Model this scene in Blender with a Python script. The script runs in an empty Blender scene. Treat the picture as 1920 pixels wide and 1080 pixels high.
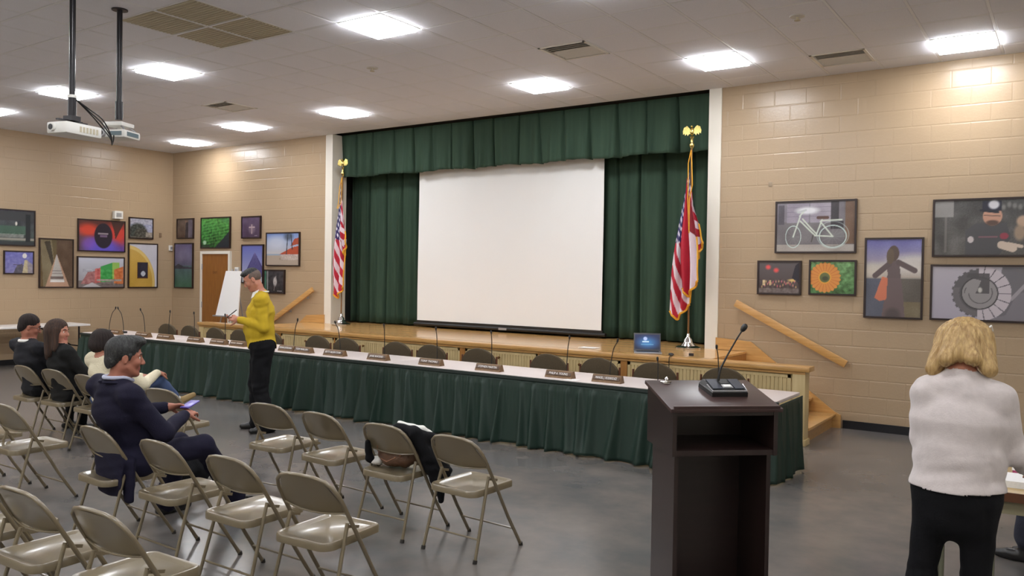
import bpy, bmesh, math, random
import numpy as np
from mathutils import Matrix, Vector
random.seed(7); rng = np.random.default_rng(7)
S = bpy.context.scene
COL = S.collection
PI = math.pi

# ---------------------------------------------------------------- camera, world, exposure
H = 4.384
cam_d = bpy.data.cameras.new('camera'); cam = bpy.data.objects.new('camera', cam_d); COL.objects.link(cam)
R_ = Vector((0.82480054, 0.56521366, 0.01541377)); U_ = Vector((-0.02216275, 0.00507783, 0.99974148)); F_ = Vector((-0.56498927, 0.82492893, -0.01671488))
cm = Matrix((R_, U_, -F_)).transposed().to_4x4(); cm.translation = Vector((16.4125, -10.7059, 1.8408))
cam.matrix_world = cm
cam_d.sensor_width = 36; cam_d.lens = 36 * 1540.3 / 1920; cam_d.clip_start = 0.05; cam_d.clip_end = 100
S.camera = cam
w = bpy.data.worlds.new('world'); S.world = w; w.use_nodes = True
w.node_tree.nodes['Background'].inputs[0].default_value = (0.5, 0.47, 0.42, 1)
w.node_tree.nodes['Background'].inputs[1].default_value = 0.05
S.view_settings.view_transform = 'Standard'; S.view_settings.look = 'None'
S.view_settings.exposure = 0.0; S.view_settings.gamma = 1; S.view_settings.use_curve_mapping = False
LAMP_W = 42.0        # radiance of each lit ceiling panel

# ---------------------------------------------------------------- materials
def lin(c):
    c = np.asarray(c, float) / 255
    return np.where(c <= .04045, c / 12.92, ((c + .055) / 1.055) ** 2.4)
def L4(c): return (*[float(v) for v in lin(c)], 1)
MATS = {}
def mat(name, col, rough=.5, metal=0, noise=None, bump=None, coat=0, emit=None, spec=None, attr=False, sheen=0, trans=0, stretch=(1, 1, 1)):
    """noise=(scale, second colour, low, high); bump=(scale, strength)"""
    if name in MATS: return MATS[name]
    m = bpy.data.materials.new(name); m.use_nodes = True; nt = m.node_tree; b = nt.nodes['Principled BSDF']
    b.inputs['Base Color'].default_value = L4(col); b.inputs['Roughness'].default_value = rough; b.inputs['Metallic'].default_value = metal
    b.inputs['Coat Weight'].default_value = coat; b.inputs['Coat Roughness'].default_value = .12
    if spec is not None: b.inputs['Specular IOR Level'].default_value = spec
    if sheen: b.inputs['Sheen Weight'].default_value = sheen
    if trans: b.inputs['Transmission Weight'].default_value = trans
    m.diffuse_color = L4(col)
    tc = nt.nodes.new('ShaderNodeTexCoord'); mp = nt.nodes.new('ShaderNodeMapping'); mp.inputs['Scale'].default_value = stretch
    nt.links.new(tc.outputs['Object'], mp.inputs[0])
    if attr:
        a = nt.nodes.new('ShaderNodeAttribute'); a.attribute_name = 'Col'; nt.links.new(a.outputs['Color'], b.inputs['Base Color'])
    if noise:
        n = nt.nodes.new('ShaderNodeTexNoise'); n.inputs['Scale'].default_value = noise[0]; n.inputs['Detail'].default_value = 5; n.inputs['Roughness'].default_value = .6
        nt.links.new(mp.outputs[0], n.inputs['Vector'])
        r = nt.nodes.new('ShaderNodeValToRGB'); r.color_ramp.elements[0].position = noise[2]; r.color_ramp.elements[1].position = noise[3]
        r.color_ramp.elements[0].color = L4(col); r.color_ramp.elements[1].color = L4(noise[1])
        nt.links.new(n.outputs['Fac'], r.inputs[0]); nt.links.new(r.outputs[0], b.inputs['Base Color'])
    if bump:
        n = nt.nodes.new('ShaderNodeTexNoise'); n.inputs['Scale'].default_value = bump[0]; n.inputs['Detail'].default_value = 4
        nt.links.new(mp.outputs[0], n.inputs['Vector'])
        bp = nt.nodes.new('ShaderNodeBump'); bp.inputs['Strength'].default_value = bump[1]; bp.inputs['Distance'].default_value = .01
        nt.links.new(n.outputs['Fac'], bp.inputs['Height']); nt.links.new(bp.outputs[0], b.inputs['Normal'])
    if emit:
        b.inputs['Emission Color'].default_value = (*emit[0], 1); b.inputs['Emission Strength'].default_value = emit[1]
    MATS[name] = m; return m

M_wall = mat('block_wall_paint', (170, 147, 119), .30, bump=(35, .14), spec=.5)
M_wall2 = mat('cream_bounce_paint', (226, 218, 200), .5)  # unseen right and rear walls, paint made paler to bounce light onto the ceiling
M_ceil = mat('ceiling_tile_white', (232, 232, 238), .9, noise=(160, (216, 216, 222), .35, .75), bump=(220, .25))
M_grid = mat('ceiling_grid_white', (226, 226, 228), .55)
M_tfissure = M_ceil
M_floor = mat('floor_vinyl', (88, 88, 88), .22, noise=(1.6, (118, 110, 104), .3, .72), bump=(3, .05), spec=.5)
M_lamp = mat('lamp_diffuser', (255, 255, 255), .4, emit=((.945, .965, 1.0), LAMP_W))
M_whitemetal = mat('white_metal', (200, 196, 188), .4)
M_ventgrey = mat('vent_grey', (186, 176, 152), .6)
M_trimw = mat('white_trim_paint', (226, 220, 208), .35)
M_green = mat('green_curtain', (47, 66, 54), .85, noise=(9, (58, 78, 63), .3, .7), bump=(300, .2), spec=.2, stretch=(1, 1, .08))
M_skirt = mat('green_skirt_cloth', (26, 47, 38), .52, bump=(250, .12), spec=.45)
M_screen = mat('screen_white', (230, 229, 227), .8)
M_black = mat('black_plastic', (22, 21, 21), .4)
M_blackm = mat('black_metal', (26, 22, 26), .3, metal=.3)
M_oak = mat('oak_varnish', (206, 160, 98), .3, noise=(6, (172, 126, 70), .3, .8), coat=.4, stretch=(.35, 6, 6))
M_oakdeck = mat('oak_deck', (218, 172, 112), .2, noise=(5, (200, 152, 92), .3, .8), coat=.3, stretch=(.3, 8, 1))
M_oakpost = mat('oak_post', (176, 124, 66), .35, noise=(8, (150, 100, 50), .3, .8), stretch=(6, 6, .4))
M_bead = mat('beadboard_cream', (206, 184, 136), .4, noise=(6, (190, 166, 118), .35, .8), stretch=(6, 6, .4))
M_door = mat('door_oak_veneer', (150, 98, 44), .35, noise=(5, (122, 74, 30), .3, .8), stretch=(9, 1, .6))
M_baseb = mat('black_vinyl_base', (22, 22, 26), .4)
M_chair = mat('beige_enamel', (112, 100, 78), .28, spec=.6, coat=.3)
M_rubber = mat('dark_rubber', (40, 36, 32), .8)
M_fabric = mat('brown_upholstery', (84, 72, 52), .95, noise=(90, (70, 59, 43), .3, .7), bump=(180, .4))
M_cframe = mat('brown_wood_frame', (92, 52, 34), .4)
M_table = mat('table_laminate', (212, 200, 196), .35)
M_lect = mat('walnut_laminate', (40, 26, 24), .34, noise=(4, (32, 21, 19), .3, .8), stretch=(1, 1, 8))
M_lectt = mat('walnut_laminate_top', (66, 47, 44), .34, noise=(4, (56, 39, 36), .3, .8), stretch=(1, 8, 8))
M_silver = mat('silver_plastic', (170, 170, 174), .3, metal=.6)
M_chrome = mat('chrome', (225, 222, 220), .15, metal=1)
M_gold = mat('gold_metal', (206, 184, 110), .22, metal=1)
M_fringe = mat('gold_fringe', (222, 160, 40), .7, bump=(200, .6))
M_frame = mat('dark_picture_frame', (38, 22, 20), .35)
M_print = mat('glossy_photo_print', (128, 128, 128), .22, attr=True)
M_flag = mat('flag_cloth', (128, 128, 128), .8, attr=True)
M_plate = mat('nameplate_wood', (128, 98, 66), .45, noise=(20, (104, 78, 52), .3, .8))
M_platel = mat('nameplate_label', (92, 72, 58), .4)
M_white = mat('white_plastic', (222, 220, 214), .45)
M_paper = mat('white_paper', (236, 234, 232), .7)
M_skin = mat('skin', (190, 132, 108), .55, noise=(14, (176, 112, 92), .35, .75))
M_skin2 = mat('tan_skin', (170, 112, 90), .55, noise=(14, (156, 96, 78), .35, .75))
M_hairdk = mat('dark_brown_hair', (24, 16, 15), .85, noise=(30, (44, 30, 26), .35, .7), bump=(60, .6), stretch=(3, 3, .25))
M_hairbr = mat('brown_hair', (44, 30, 24), .8, noise=(30, (86, 60, 44), .4, .75), bump=(60, .6), stretch=(3, 3, .2))
M_hairgr = mat('greying_dark_hair', (30, 30, 30), .6, noise=(30, (72, 72, 70), .45, .8), bump=(90, .7), stretch=(2, 2, 1))
M_hairbl = mat('blonde_hair', (150, 116, 70), .45, noise=(22, (204, 172, 116), .35, .7), bump=(50, .7), stretch=(3, 3, .2))
M_mustard = mat('mustard_knit', (192, 162, 44), .9, bump=(160, .35), spec=.2)
M_greyknit = mat('pale_grey_knit', (200, 190, 187), .9, noise=(30, (190, 180, 177), .3, .7), bump=(140, .12), sheen=.3)
M_cream = mat('cream_knit', (222, 212, 184), .9, bump=(90, .6))
M_navy = mat('navy_wool', (26, 24, 42), .85, bump=(160, .2), spec=.2)
M_navyp = mat('navy_trousers', (28, 26, 44), .85, bump=(160, .2), spec=.2)
M_blackc = mat('black_cloth', (17, 17, 20), .85, bump=(120, .2), spec=.2)
M_charc = mat('charcoal_cloth', (40, 40, 44), .9, bump=(120, .25), spec=.2)
M_dkcoat = mat('dark_coat_cloth', (31, 31, 31), .9, bump=(100, .3), spec=.2)
M_shirt = mat('white_shirt', (232, 230, 224), .7)
M_shirtb = mat('pale_blue_shirt', (182, 186, 206), .7)
M_jeans = mat('blue_denim', (66, 84, 122), .85, bump=(160, .3))
M_jeansd = mat('dark_denim', (38, 40, 54), .85, bump=(160, .3))
M_leather = mat('black_leather', (22, 20, 20), .35)
M_tanshoe = mat('tan_suede', (150, 126, 84), .8)
M_bagbr = mat('brown_leather', (112, 82, 62), .5, noise=(12, (88, 62, 46), .3, .7), bump=(40, .4))
M_eye = mat('eye_white', (225, 220, 215), .2)
M_iris = mat('iris_dark', (40, 26, 20), .2)
M_lip = mat('lip', (168, 98, 88), .45)

# ---------------------------------------------------------------- mesh helpers
class B:
    def __init__(s): s.v = []; s.f = []; s.m = []; s.cm = 0
    def add(s, vs, fs, M=None):
        o = len(s.v)
        s.v += [tuple(M @ Vector(p)) if M else tuple(p) for p in vs]
        s.f += [tuple(i + o for i in f) for f in fs]; s.m += [s.cm] * len(fs)
    def box(s, x0, x1, y0, y1, z0, z1, M=None, bev=0):
        if bev:
            bm = bmesh.new(); bmesh.ops.create_cube(bm, size=1)
            for v in bm.verts: v.co = Vector(((x0 + x1) / 2 + v.co.x * (x1 - x0), (y0 + y1) / 2 + v.co.y * (y1 - y0), (z0 + z1) / 2 + v.co.z * (z1 - z0)))
            bmesh.ops.bevel(bm, geom=bm.edges[:], offset=bev, segments=2, affect='EDGES', profile=.6)
            bm.verts.index_update()
            s.add([v.co[:] for v in bm.verts], [[v.index for v in f.verts] for f in bm.faces], M); bm.free(); return s
        vs = [(x, y, z) for z in (z0, z1) for x, y in ((x0, y0), (x1, y0), (x1, y1), (x0, y1))]
        s.add(vs, [(3, 2, 1, 0), (4, 5, 6, 7), (0, 1, 5, 4), (1, 2, 6, 5), (2, 3, 7, 6), (3, 0, 4, 7)], M); return s
    def tube(s, pts, r, n=10, M=None, caps=True, closed=False, flat=1):
        pts = [Vector(p) for p in pts]; N = len(pts); rs = r if isinstance(r, (list, tuple)) else [r] * N
        vs = []; fs = []; up = None
        for i, p in enumerate(pts):
            if closed: t = (pts[(i + 1) % N] - pts[i - 1])
            else: t = pts[min(i + 1, N - 1)] - pts[max(i - 1, 0)]
            t.normalize()
            if up is None:
                up = Vector((0, 0, 1)) if abs(t.z) < .9 else Vector((1, 0, 0))
            up = (up - t * up.dot(t)).normalized(); sd = t.cross(up)
            for k in range(n):
                a = 2 * PI * k / n; vs.append(p + (up * math.cos(a) * flat + sd * math.sin(a)) * rs[i])
        for i in range(N if closed else N - 1):
            j = (i + 1) % N
            for k in range(n): fs.append((i * n + k, i * n + (k + 1) % n, j * n + (k + 1) % n, j * n + k))
        if caps and not closed: fs.append(tuple(range(n))[::-1]); fs.append(tuple((N - 1) * n + k for k in range(n)))
        s.add(vs, fs, M); return s
    def lathe(s, prof, n=24, M=None):
        vs = []; fs = []
        for r, z in prof:
            for k in range(n): vs.append((r * math.cos(2 * PI * k / n), r * math.sin(2 * PI * k / n), z))
        for i in range(len(prof) - 1):
            for k in range(n): fs.append((i * n + k, i * n + (k + 1) % n, (i + 1) * n + (k + 1) % n, (i + 1) * n + k))
        fs.append(tuple(range(n))[::-1]); fs.append(tuple((len(prof) - 1) * n + k for k in range(n)))
        s.add(vs, fs, M); return s
    def prism(s, poly, a, b, axis='x', M=None):
        def P(p, t): return (t, p[0], p[1]) if axis == 'x' else ((p[0], t, p[1]) if axis == 'y' else (p[0], p[1], t))
        n = len(poly); vs = [P(p, a) for p in poly] + [P(p, b) for p in poly]
        fs = [tuple(range(n))[::-1], tuple(range(n, 2 * n))] + [(i, (i + 1) % n, n + (i + 1) % n, n + i) for i in range(n)]
        s.add(vs, fs, M); return s
    def ell(s, c, r, n=16, M=None):
        vs = [(c[0], c[1], c[2] - r[2])]; fs = []; h = n // 2
        for i in range(1, h):
            a = PI * i / h - PI / 2
            for k in range(n): vs.append((c[0] + r[0] * math.cos(a) * math.cos(2 * PI * k / n), c[1] + r[1] * math.cos(a) * math.sin(2 * PI * k / n), c[2] + r[2] * math.sin(a)))
        vs.append((c[0], c[1], c[2] + r[2])); T = len(vs) - 1
        for k in range(n):
            fs.append((0, 1 + (k + 1) % n, 1 + k)); fs.append((T, 1 + (h - 2) * n + k, 1 + (h - 2) * n + (k + 1) % n))
            for i in range(h - 2): fs.append((1 + i * n + k, 1 + i * n + (k + 1) % n, 1 + (i + 1) * n + (k + 1) % n, 1 + (i + 1) * n + k))
        s.add(vs, fs, M); return s
    def mesh(s, name, mats, smooth=False):
        me = bpy.data.meshes.new(name); me.from_pydata([tuple(v) for v in s.v], [], s.f)
        for m in (mats if isinstance(mats, (list, tuple)) else [mats]): me.materials.append(m)
        if any(s.m): me.polygons.foreach_set('material_index', s.m)
        bm = bmesh.new(); bm.from_mesh(me); bmesh.ops.recalc_face_normals(bm, faces=bm.faces); bm.to_mesh(me); bm.free()
        if smooth:
            me.polygons.foreach_set('use_smooth', [True] * len(me.polygons))
            try: me.set_sharp_from_angle(angle=math.radians(smooth if smooth is not True else 40))
            except Exception: pass
        me.update(); return me
    def build(s, name, mats, parent=None, smooth=False):
        return link(name, s.mesh(name, mats, smooth), parent)
def link(name, me, parent=None):
    o = bpy.data.objects.new(name, me); COL.objects.link(o)
    if parent: o.parent = parent
    return o
def curve(pts, n=6):
    P = [Vector(p) for p in pts]; P = [P[0] * 2 - P[1]] + P + [P[-1] * 2 - P[-2]]; o = []
    for i in range(1, len(P) - 2):
        a, b, c, d = P[i - 1:i + 3]
        for k in range(n):
            t = k / n; o.append(.5 * ((2 * b) + (c - a) * t + (2 * a - 5 * b + 4 * c - d) * t * t + (3 * b - a - 3 * c + d) * t ** 3))
    return o + [P[-2]]
def tag(o, label, cat, group=None):
    o['label'] = label; o['category'] = cat
    if group: o['group'] = group
    return o
def thing(name, label, cat, loc=(0, 0, 0), rz=0, group=None):
    o = bpy.data.objects.new(name, None); COL.objects.link(o); o.location = loc; o.rotation_euler = (0, 0, rz); o.empty_display_size = .1
    return tag(o, label, cat, group)
def struct(o): o['kind'] = 'structure'; return o
def kids(o, table={}):
    return [c for c in bpy.data.objects if c.parent == o]
def copy_tree(o, parent=None):
    c = o.copy(); COL.objects.link(c); c.parent = parent
    for k in kids(o): copy_tree(k, c)
    return c
def place(proto, used, loc, rz, label, group=None):
    o = copy_tree(proto) if used[0] else proto
    used[0] = True; o.location = loc; o.rotation_euler = (0, 0, rz); o['label'] = label
    if group: o['group'] = group
    return o
def colattr(me, cols):
    a = me.color_attributes.new('Col', 'FLOAT_COLOR', 'POINT')
    d = np.ones((len(me.vertices), 4), np.float32); d[:, :3] = cols; a.data.foreach_set('color', d.ravel())

# ---------------------------------------------------------------- room shell
RX, RY = 21.0, -15.0
def panelbox(name, *a, m=M_wall):
    return struct(B().box(*a).build(name, m))
struct(B().box(-.2, RX + .2, RY - .2, 3.4, -.2, 0).build('floor', M_floor))
wl = panelbox('wall_left', -.2, 0, RY, 0, 0, H + .3)
panelbox('wall_right', RX, RX + .2, RY, 0, 0, H + .3, m=M_wall2)
panelbox('wall_rear', -.2, RX + .2, RY - .2, RY, 0, H + .3, m=M_wall2)
# stage wall: left piece (with the door reveal) and right piece, either side of the stage opening
OPL, OPR = 5.02, 12.28
ws = struct(B().box(-.2, 4.86, 0, .2, 0, H + .3).build('wall_stage_left', M_wall))
wr = struct(B().box(12.44, RX + .2, 0, .2, 0, H + .3).build('wall_stage_right', M_wall))
struct(B().box(4.5, 13, 3.2, 3.4, 0, H + .3).box(4.5, 4.6, .2, 3.2, 0, H + .3).box(12.8, 12.9, .2, 3.2, 0, H + .3).box(4.6, 12.8, .2, 3.2, H + .05, H + .3).build('wall_backstage', mat('backstage_dark', (60, 58, 54), .9)))
struct(B().box(4.84, OPL, -.02, .34, .86, H - .002).build('trim_1', M_trimw))
struct(B().box(OPR, 12.455, -.02, .34, .86, H - .002).build('trim_2', M_trimw))

# painted concrete blocks, running bond: full blocks share one mesh
BW, BH, ST = .4064, .2032, .0016
def block_mesh(w, h):
    a, b, g = w / 2, h / 2, .003; e = .0075
    vs = [(-a + g, 0, -b + g), (a - g, 0, -b + g), (a - g, 0, b - g), (-a + g, 0, b - g), (-a + e + g, -ST, -b + e + g), (a - e - g, -ST, -b + e + g), (a - e - g, -ST, b - e - g), (-a + e + g, -ST, b - e - g)]
    q = B(); q.add(vs, [(4, 5, 6, 7), (0, 1, 5, 4), (1, 2, 6, 5), (2, 3, 7, 6), (3, 0, 4, 7)])
    me = q.mesh('block', M_wall); return me
bm_cache = {}
def blocks(parent, length, skip, origin_fn, rz, score, off=0):
    items = []
    nz = int(H / BH) + 1
    for j in range(nz):
        z0, z1 = j * BH, min((j + 1) * BH, H)
        if z1 - z0 < .03: continue
        x = -BW / 2 * (j % 2) + off
        while x < length:
            a, b = max(x, 0), min(x + BW, length)
            x += BW
            if b - a < .04: continue
            segs = [(a, b)]
            for sa, sb, sz0, sz1 in skip:
                if z0 < sz1 - .01 and z1 > sz0 + .01:
                    n = []
                    for p, q_ in segs:
                        if q_ <= sa or p >= sb: n.append((p, q_))
                        else:
                            if sa - p > .04: n.append((p, sa))
                            if q_ - sb > .04: n.append((sb, q_))
                    segs = n
            for p, q_ in segs: items.append(((p + q_) / 2, (z0 + z1) / 2, round(q_ - p, 3), round(z1 - z0, 3)))
    items.sort(key=lambda t: score(t[0], t[1]))
    rest = B()
    for i, (cx, cz, w_, h_) in enumerate(items):
        k = (w_, h_)
        if k not in bm_cache: bm_cache[k] = block_mesh(w_, h_)
        dep = rng.uniform(-.0012, .0012)
        loc = origin_fn(cx, cz, dep)
        if i < 300:
            o = link('block', bm_cache[k], parent); o.location = loc; o.rotation_euler = (rng.normal(0, .0022), 0, rz + rng.normal(0, .0022))
        else:
            MM = Matrix.Translation(loc) @ Matrix.Rotation(rz, 4, 'Z')
            me = bm_cache[k]; rest.add([v.co[:] for v in me.vertices], [tuple(p.vertices) for p in me.polygons], MM)
    if rest.v:
        o = rest.build('blocks_beyond', M_wall, parent); o['kind'] = 'stuff'
blocks(ws, 4.86, [(1.06, 2.08, 0, 2.24)], lambda x, z, d: (x, -.0005 + d * .3, z), 0, lambda x, z: 0 if z > .8 else 1)
blocks(wr, RX - 12.44, [], lambda x, z, d: (12.44 + x, -.0005 + d * .3, z), 0, lambda x, z: (x > 4.2) * 10 + x * .1, off=-.1)
# left wall: runs along y, faces +x
blocks(wl, 14.0, [], lambda x, z, d: (.0005 - d * .3, -x, z), PI / 2, lambda x, z: abs(x - 2.6) + (z < .7) * 3 + (x > 6) * 20)

struct(B().box(14.08, RX, -.02, 0, 0, .1).build('baseboard_stage_right', M_baseb))
struct(B().box(0, .02, RY, -.02, 0, .1).build('baseboard_left', M_baseb))
struct(B().box(0, 1.02, -.02, 0, 0, .1).box(2.12, 3.1, -.02, 0, 0, .1).build('baseboard_stage_left', M_baseb))

# suspended ceiling: slab, T-bar grid, tiles as single pieces
PIT = .62
gx0 = 13.22 - 21 * PIT; gy0 = -.44 + PIT
ceil = struct(B().box(-.2, RX + .2, RY - .2, .2, H + .06, H + .3).build('ceiling', M_ceil))
lamps = []
for cy in (-1.37, -4.47, -7.57, -10.67, -13.77):
    for cx in (4.23, 6.71, 10.43, 12.91, 19.11): lamps.append((cx, cy))
lamps = [l for l in lamps if not (l[0] == 19.11 and l[1] == -1.37)]
for l in [(1.75, -.75), (15.39, -.75), (1.75, -4.47), (1.75, -7.57), (15.39, -7.57), (15.39, -10.67), (1.75, -10.67)]: lamps.append(l)
bigvent = (9.19, -5.24); vents = [(11.67, -2.61), (14.15, -.75), (5.47, -2.61)]
def cell(x, y): return (round((x - gx0) / PIT - .5), round((y - gy0) / PIT - .5))
lampcells = {cell(*l) for l in lamps}
ventcells = {cell(*v) for v in vents}
bvx, bvy = cell(8.87, -5.56); bv = {(bvx + i, bvy + j) for i in (0, 1) for j in (0, 1)}
g = B()
i = 0
while gx0 + i * PIT < RX:
    x = gx0 + i * PIT; i += 1
    if x > 0: g.box(x - .012, x + .012, RY, 0, H + .0005, H + .012)
j = 0
while gy0 - j * PIT > RY:
    y = gy0 - j * PIT; j += 1
    if y < 0: g.box(0, RX, y - .012, y + .012, H + .0004, H + .0121)
g.box(0, RX, -.025, 0, H - .001, H + .02).box(0, .025, RY, 0, H - .001, H + .02)
g.build('ceiling_grid', M_grid, ceil)
tiles = []
for a in range(-1, 36):
    for b in range(-26, 1):
        if (a, b) in lampcells or (a, b) in ventcells or (a, b) in bv: continue
        x0 = max(gx0 + a * PIT, .01); x1 = min(gx0 + (a + 1) * PIT, RX); y0 = max(gy0 + b * PIT, RY); y1 = min(gy0 + (b + 1) * PIT, -.01)
        if x1 - x0 < .05 or y1 - y0 < .05: continue
        d = Vector(((x0 + x1) / 2 - 16.41, (y0 + y1) / 2 + 10.7)); hd = d.normalized()
        vis = hd.x * -.565 + hd.y * .825
        tiles.append(((d.length if vis > .80 and d.length > 5.5 else 99), x0, x1, y0, y1))
tiles.sort()
def tile_mesh(w_, h_):
    a, b = w_ / 2, h_ / 2; e = .013; q = B()
    q.add([(-a + e, -b + e, .003), (a - e, -b + e, .003), (a - e, b - e, .003), (-a + e, b - e, .003), (-a + e + .008, -b + e + .008, -.001), (a - e - .008, -b + e + .008, -.001), (a - e - .008, b - e - .008, -.001), (-a + e + .008, b - e - .008, -.001)],
          [(7, 6, 5, 4), (0, 4, 5, 1), (1, 5, 6, 2), (2, 6, 7, 3), (3, 7, 4, 0)])
    return q.mesh('ceiling_tile', M_ceil)
tc_ = {}; rest = B()
for n, (_, x0, x1, y0, y1) in enumerate(tiles):
    k = (round(x1 - x0, 3), round(y1 - y0, 3))
    if k not in tc_: tc_[k] = tile_mesh(*k)
    loc = ((x0 + x1) / 2, (y0 + y1) / 2, H)
    if n < 300:
        o = link('ceiling_tile', tc_[k], ceil); o.location = loc; o.rotation_euler = (rng.normal(0, .0012), rng.normal(0, .0012), 0)
    else:
        me = tc_[k]; rest.add([v.co[:] for v in me.vertices], [tuple(p.vertices) for p in me.polygons], Matrix.Translation(loc))
o = rest.build('tiles_beyond', M_ceil, ceil); o['kind'] = 'stuff'

# lights
proto = thing('ceiling_light', 'lit panel', 'light', (0, 0, 0), 0, None)
fr = B()
for a in (0, 1, 2, 3):
    fr.box(-.298, .298, .272, .298, -.006, .02, Matrix.Rotation(a * PI / 2, 4, 'Z'))
fr.build('frame', M_whitemetal, proto)
B().box(-.272, .272, -.272, .272, -.034, .012).build('diffuser', M_lamp, proto)
used = [False]
lab = {(10.43, -4.47): 'square lit ceiling panel nearest overhead, left of top centre, right of the large return grille',
       (6.71, -4.47): 'square lit ceiling panel just right of the two hanging projectors',
       (4.23, -4.47): 'square lit ceiling panel crossed by the left projector pole',
       (1.75, -4.47): 'square lit ceiling panel cut by the left edge of the picture',
       (12.91, -1.37): 'square lit ceiling panel above the right end of the stage opening',
       (10.43, -1.37): 'square lit ceiling panel above the green valance, in front of the screen',
       (6.71, -1.37): 'square lit ceiling panel above the left white post of the stage',
       (4.23, -1.37): 'square lit ceiling panel over the wall left of the stage, second from the room corner',
       (1.75, -.75): 'square lit ceiling panel nearest the far left room corner',
       (15.39, -.75): 'rightmost lit ceiling panel, over the tan block wall'}
for l in lamps:
    o = place(proto, used, (l[0], l[1], H), 0, lab.get(l, 'square lit ceiling panel over the room, outside the picture'), 'ceiling light panels' if l in lab else 'ceiling light panels out of view')
# return grille of four panels
t = thing('return_grille', 'large grey-brown return air grille of four panels in the ceiling', 'vent', (gx0 + (bvx + 1) * PIT, gy0 + (bvy + 1) * PIT, H))
for sx in (-1, 1):
    for sy in (-1, 1):
        q = B(); c = (sx * PIT / 2, sy * PIT / 2)
        q.box(c[0] - .29, c[0] + .29, c[1] - .29, c[1] + .29, .0, .012)
        for k in range(13): q.box(c[0] - .285, c[0] + .285, c[1] - .28 + k * .045, c[1] - .265 + k * .045, -.006, .001)
        q.build('grille_panel', M_ventgrey, t)
q = B(); q.box(-.62, .62, -.014, .014, -.006, .006).box(-.014, .014, -.62, .62, -.0061, .006)
q.build('divider', M_grid, t)
M_ventl = mat('vent_light', (224, 220, 212), .5)
for (vx, vy), lb in zip(vents, ['louvred ceiling diffuser with dark slats between two lit panels right of centre', 'flat louvred vent in the ceiling by the tan wall, between the two right light panels', 'small dark louvred diffuser in the far left ceiling above the light panels']):
    a, b = cell(vx, vy); t = thing('ceiling_vent', lb, 'vent', (gx0 + (a + .5) * PIT, gy0 + (b + .5) * PIT, H), 0, 'ceiling vents')
    q = B()
    for k in range(4): q.box(-.3, .3, .27, .3, -.006, .02, Matrix.Rotation(k * PI / 2, 4, 'Z'))
    q.build('frame', M_ventl, t)
    B().box(-.27, .27, -.27, .27, .03, .04).build('backing', mat('duct_dark', (90, 88, 84), .7), t)
    for k in range(9):
        y = -.24 + k * .06
        B().add([(-.265, y - .018, .0), (.265, y - .018, 0), (.265, y + .018, .024), (-.265, y + .018, .024), (-.265, y - .018, .003), (.265, y - .018, .003), (.265, y + .018, .027), (-.265, y + .018, .027)],
                [(0, 1, 2, 3), (7, 6, 5, 4), (0, 4, 5, 1), (2, 6, 7, 3)])
        q = B(); q.box(-.265, .265, -.02, .02, -.0015, .0015, Matrix.Translation((0, y, .012)) @ Matrix.Rotation(.6 if y < .0 else -.6, 4, 'X')); q.build('slat', M_ventl, t)
for (x, y), lb in (((14.14, -2.57), 'small round ceiling sprinkler near the top right'), ((9.14, -3.24), 'small round ceiling smoke detector above the valance, left of centre')):
    t = thing('sprinkler' if x > 10 else 'smoke_detector', lb, 'sprinkler' if x > 10 else 'detector', (x, y, H))
    B().lathe([(.02, -.012), (.07, -.01), (.075, .0), (.075, .008)], 20).build('cover_plate', M_whitemetal, t, 40)
    B().lathe([(.004, -.05), (.03, -.046), (.028, -.04), (.012, -.036), (.014, -.01)], 16).build('head', M_ventgrey, t, 40)
# ---------------------------------------------------------------- stage
DZ = .875
st = thing('stage', 'raised oak stage with cream beadboard front below the projection screen', 'stage', (0, 0, 0))
q = B(); 
for k in range(14):
    y0 = -1.44 + k * .18
    q2 = B(); q2.box(4.62 if y0 > 0 else 4.45, 12.79 if y0 > 0 else 12.86, y0 + .001, min(y0 + .179, 1.2), DZ - .03, DZ - .004 + rng.uniform(0, .0006)); q2.build('deck_board', M_oakdeck, st)
B().box(4.62, 12.79, 0.9, 3.19, DZ - .03, DZ - .006).build('rear_deck', M_oakdeck, st)
B().box(4.45, 12.86, -1.3, 0, .02, DZ - .032).build('platform', M_oakpost, st)
B().box(3.08, 14.05, -1.50, -1.28, DZ - .058, DZ, bev=.012).build('cap_rail', M_oak, st, 40)
B().box(3.1, 14.0, -1.475, -1.458, DZ - .088, DZ - .058).build('cove_moulding', M_oak, st)
B().box(3.13, 13.98, -1.44, -1.32, .0, DZ - .058).build('front_wall', M_bead, st)
B().box(3.12, 13.86, -1.458, -1.44, .0, .09).build('kickboard', M_oak, st)
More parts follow.
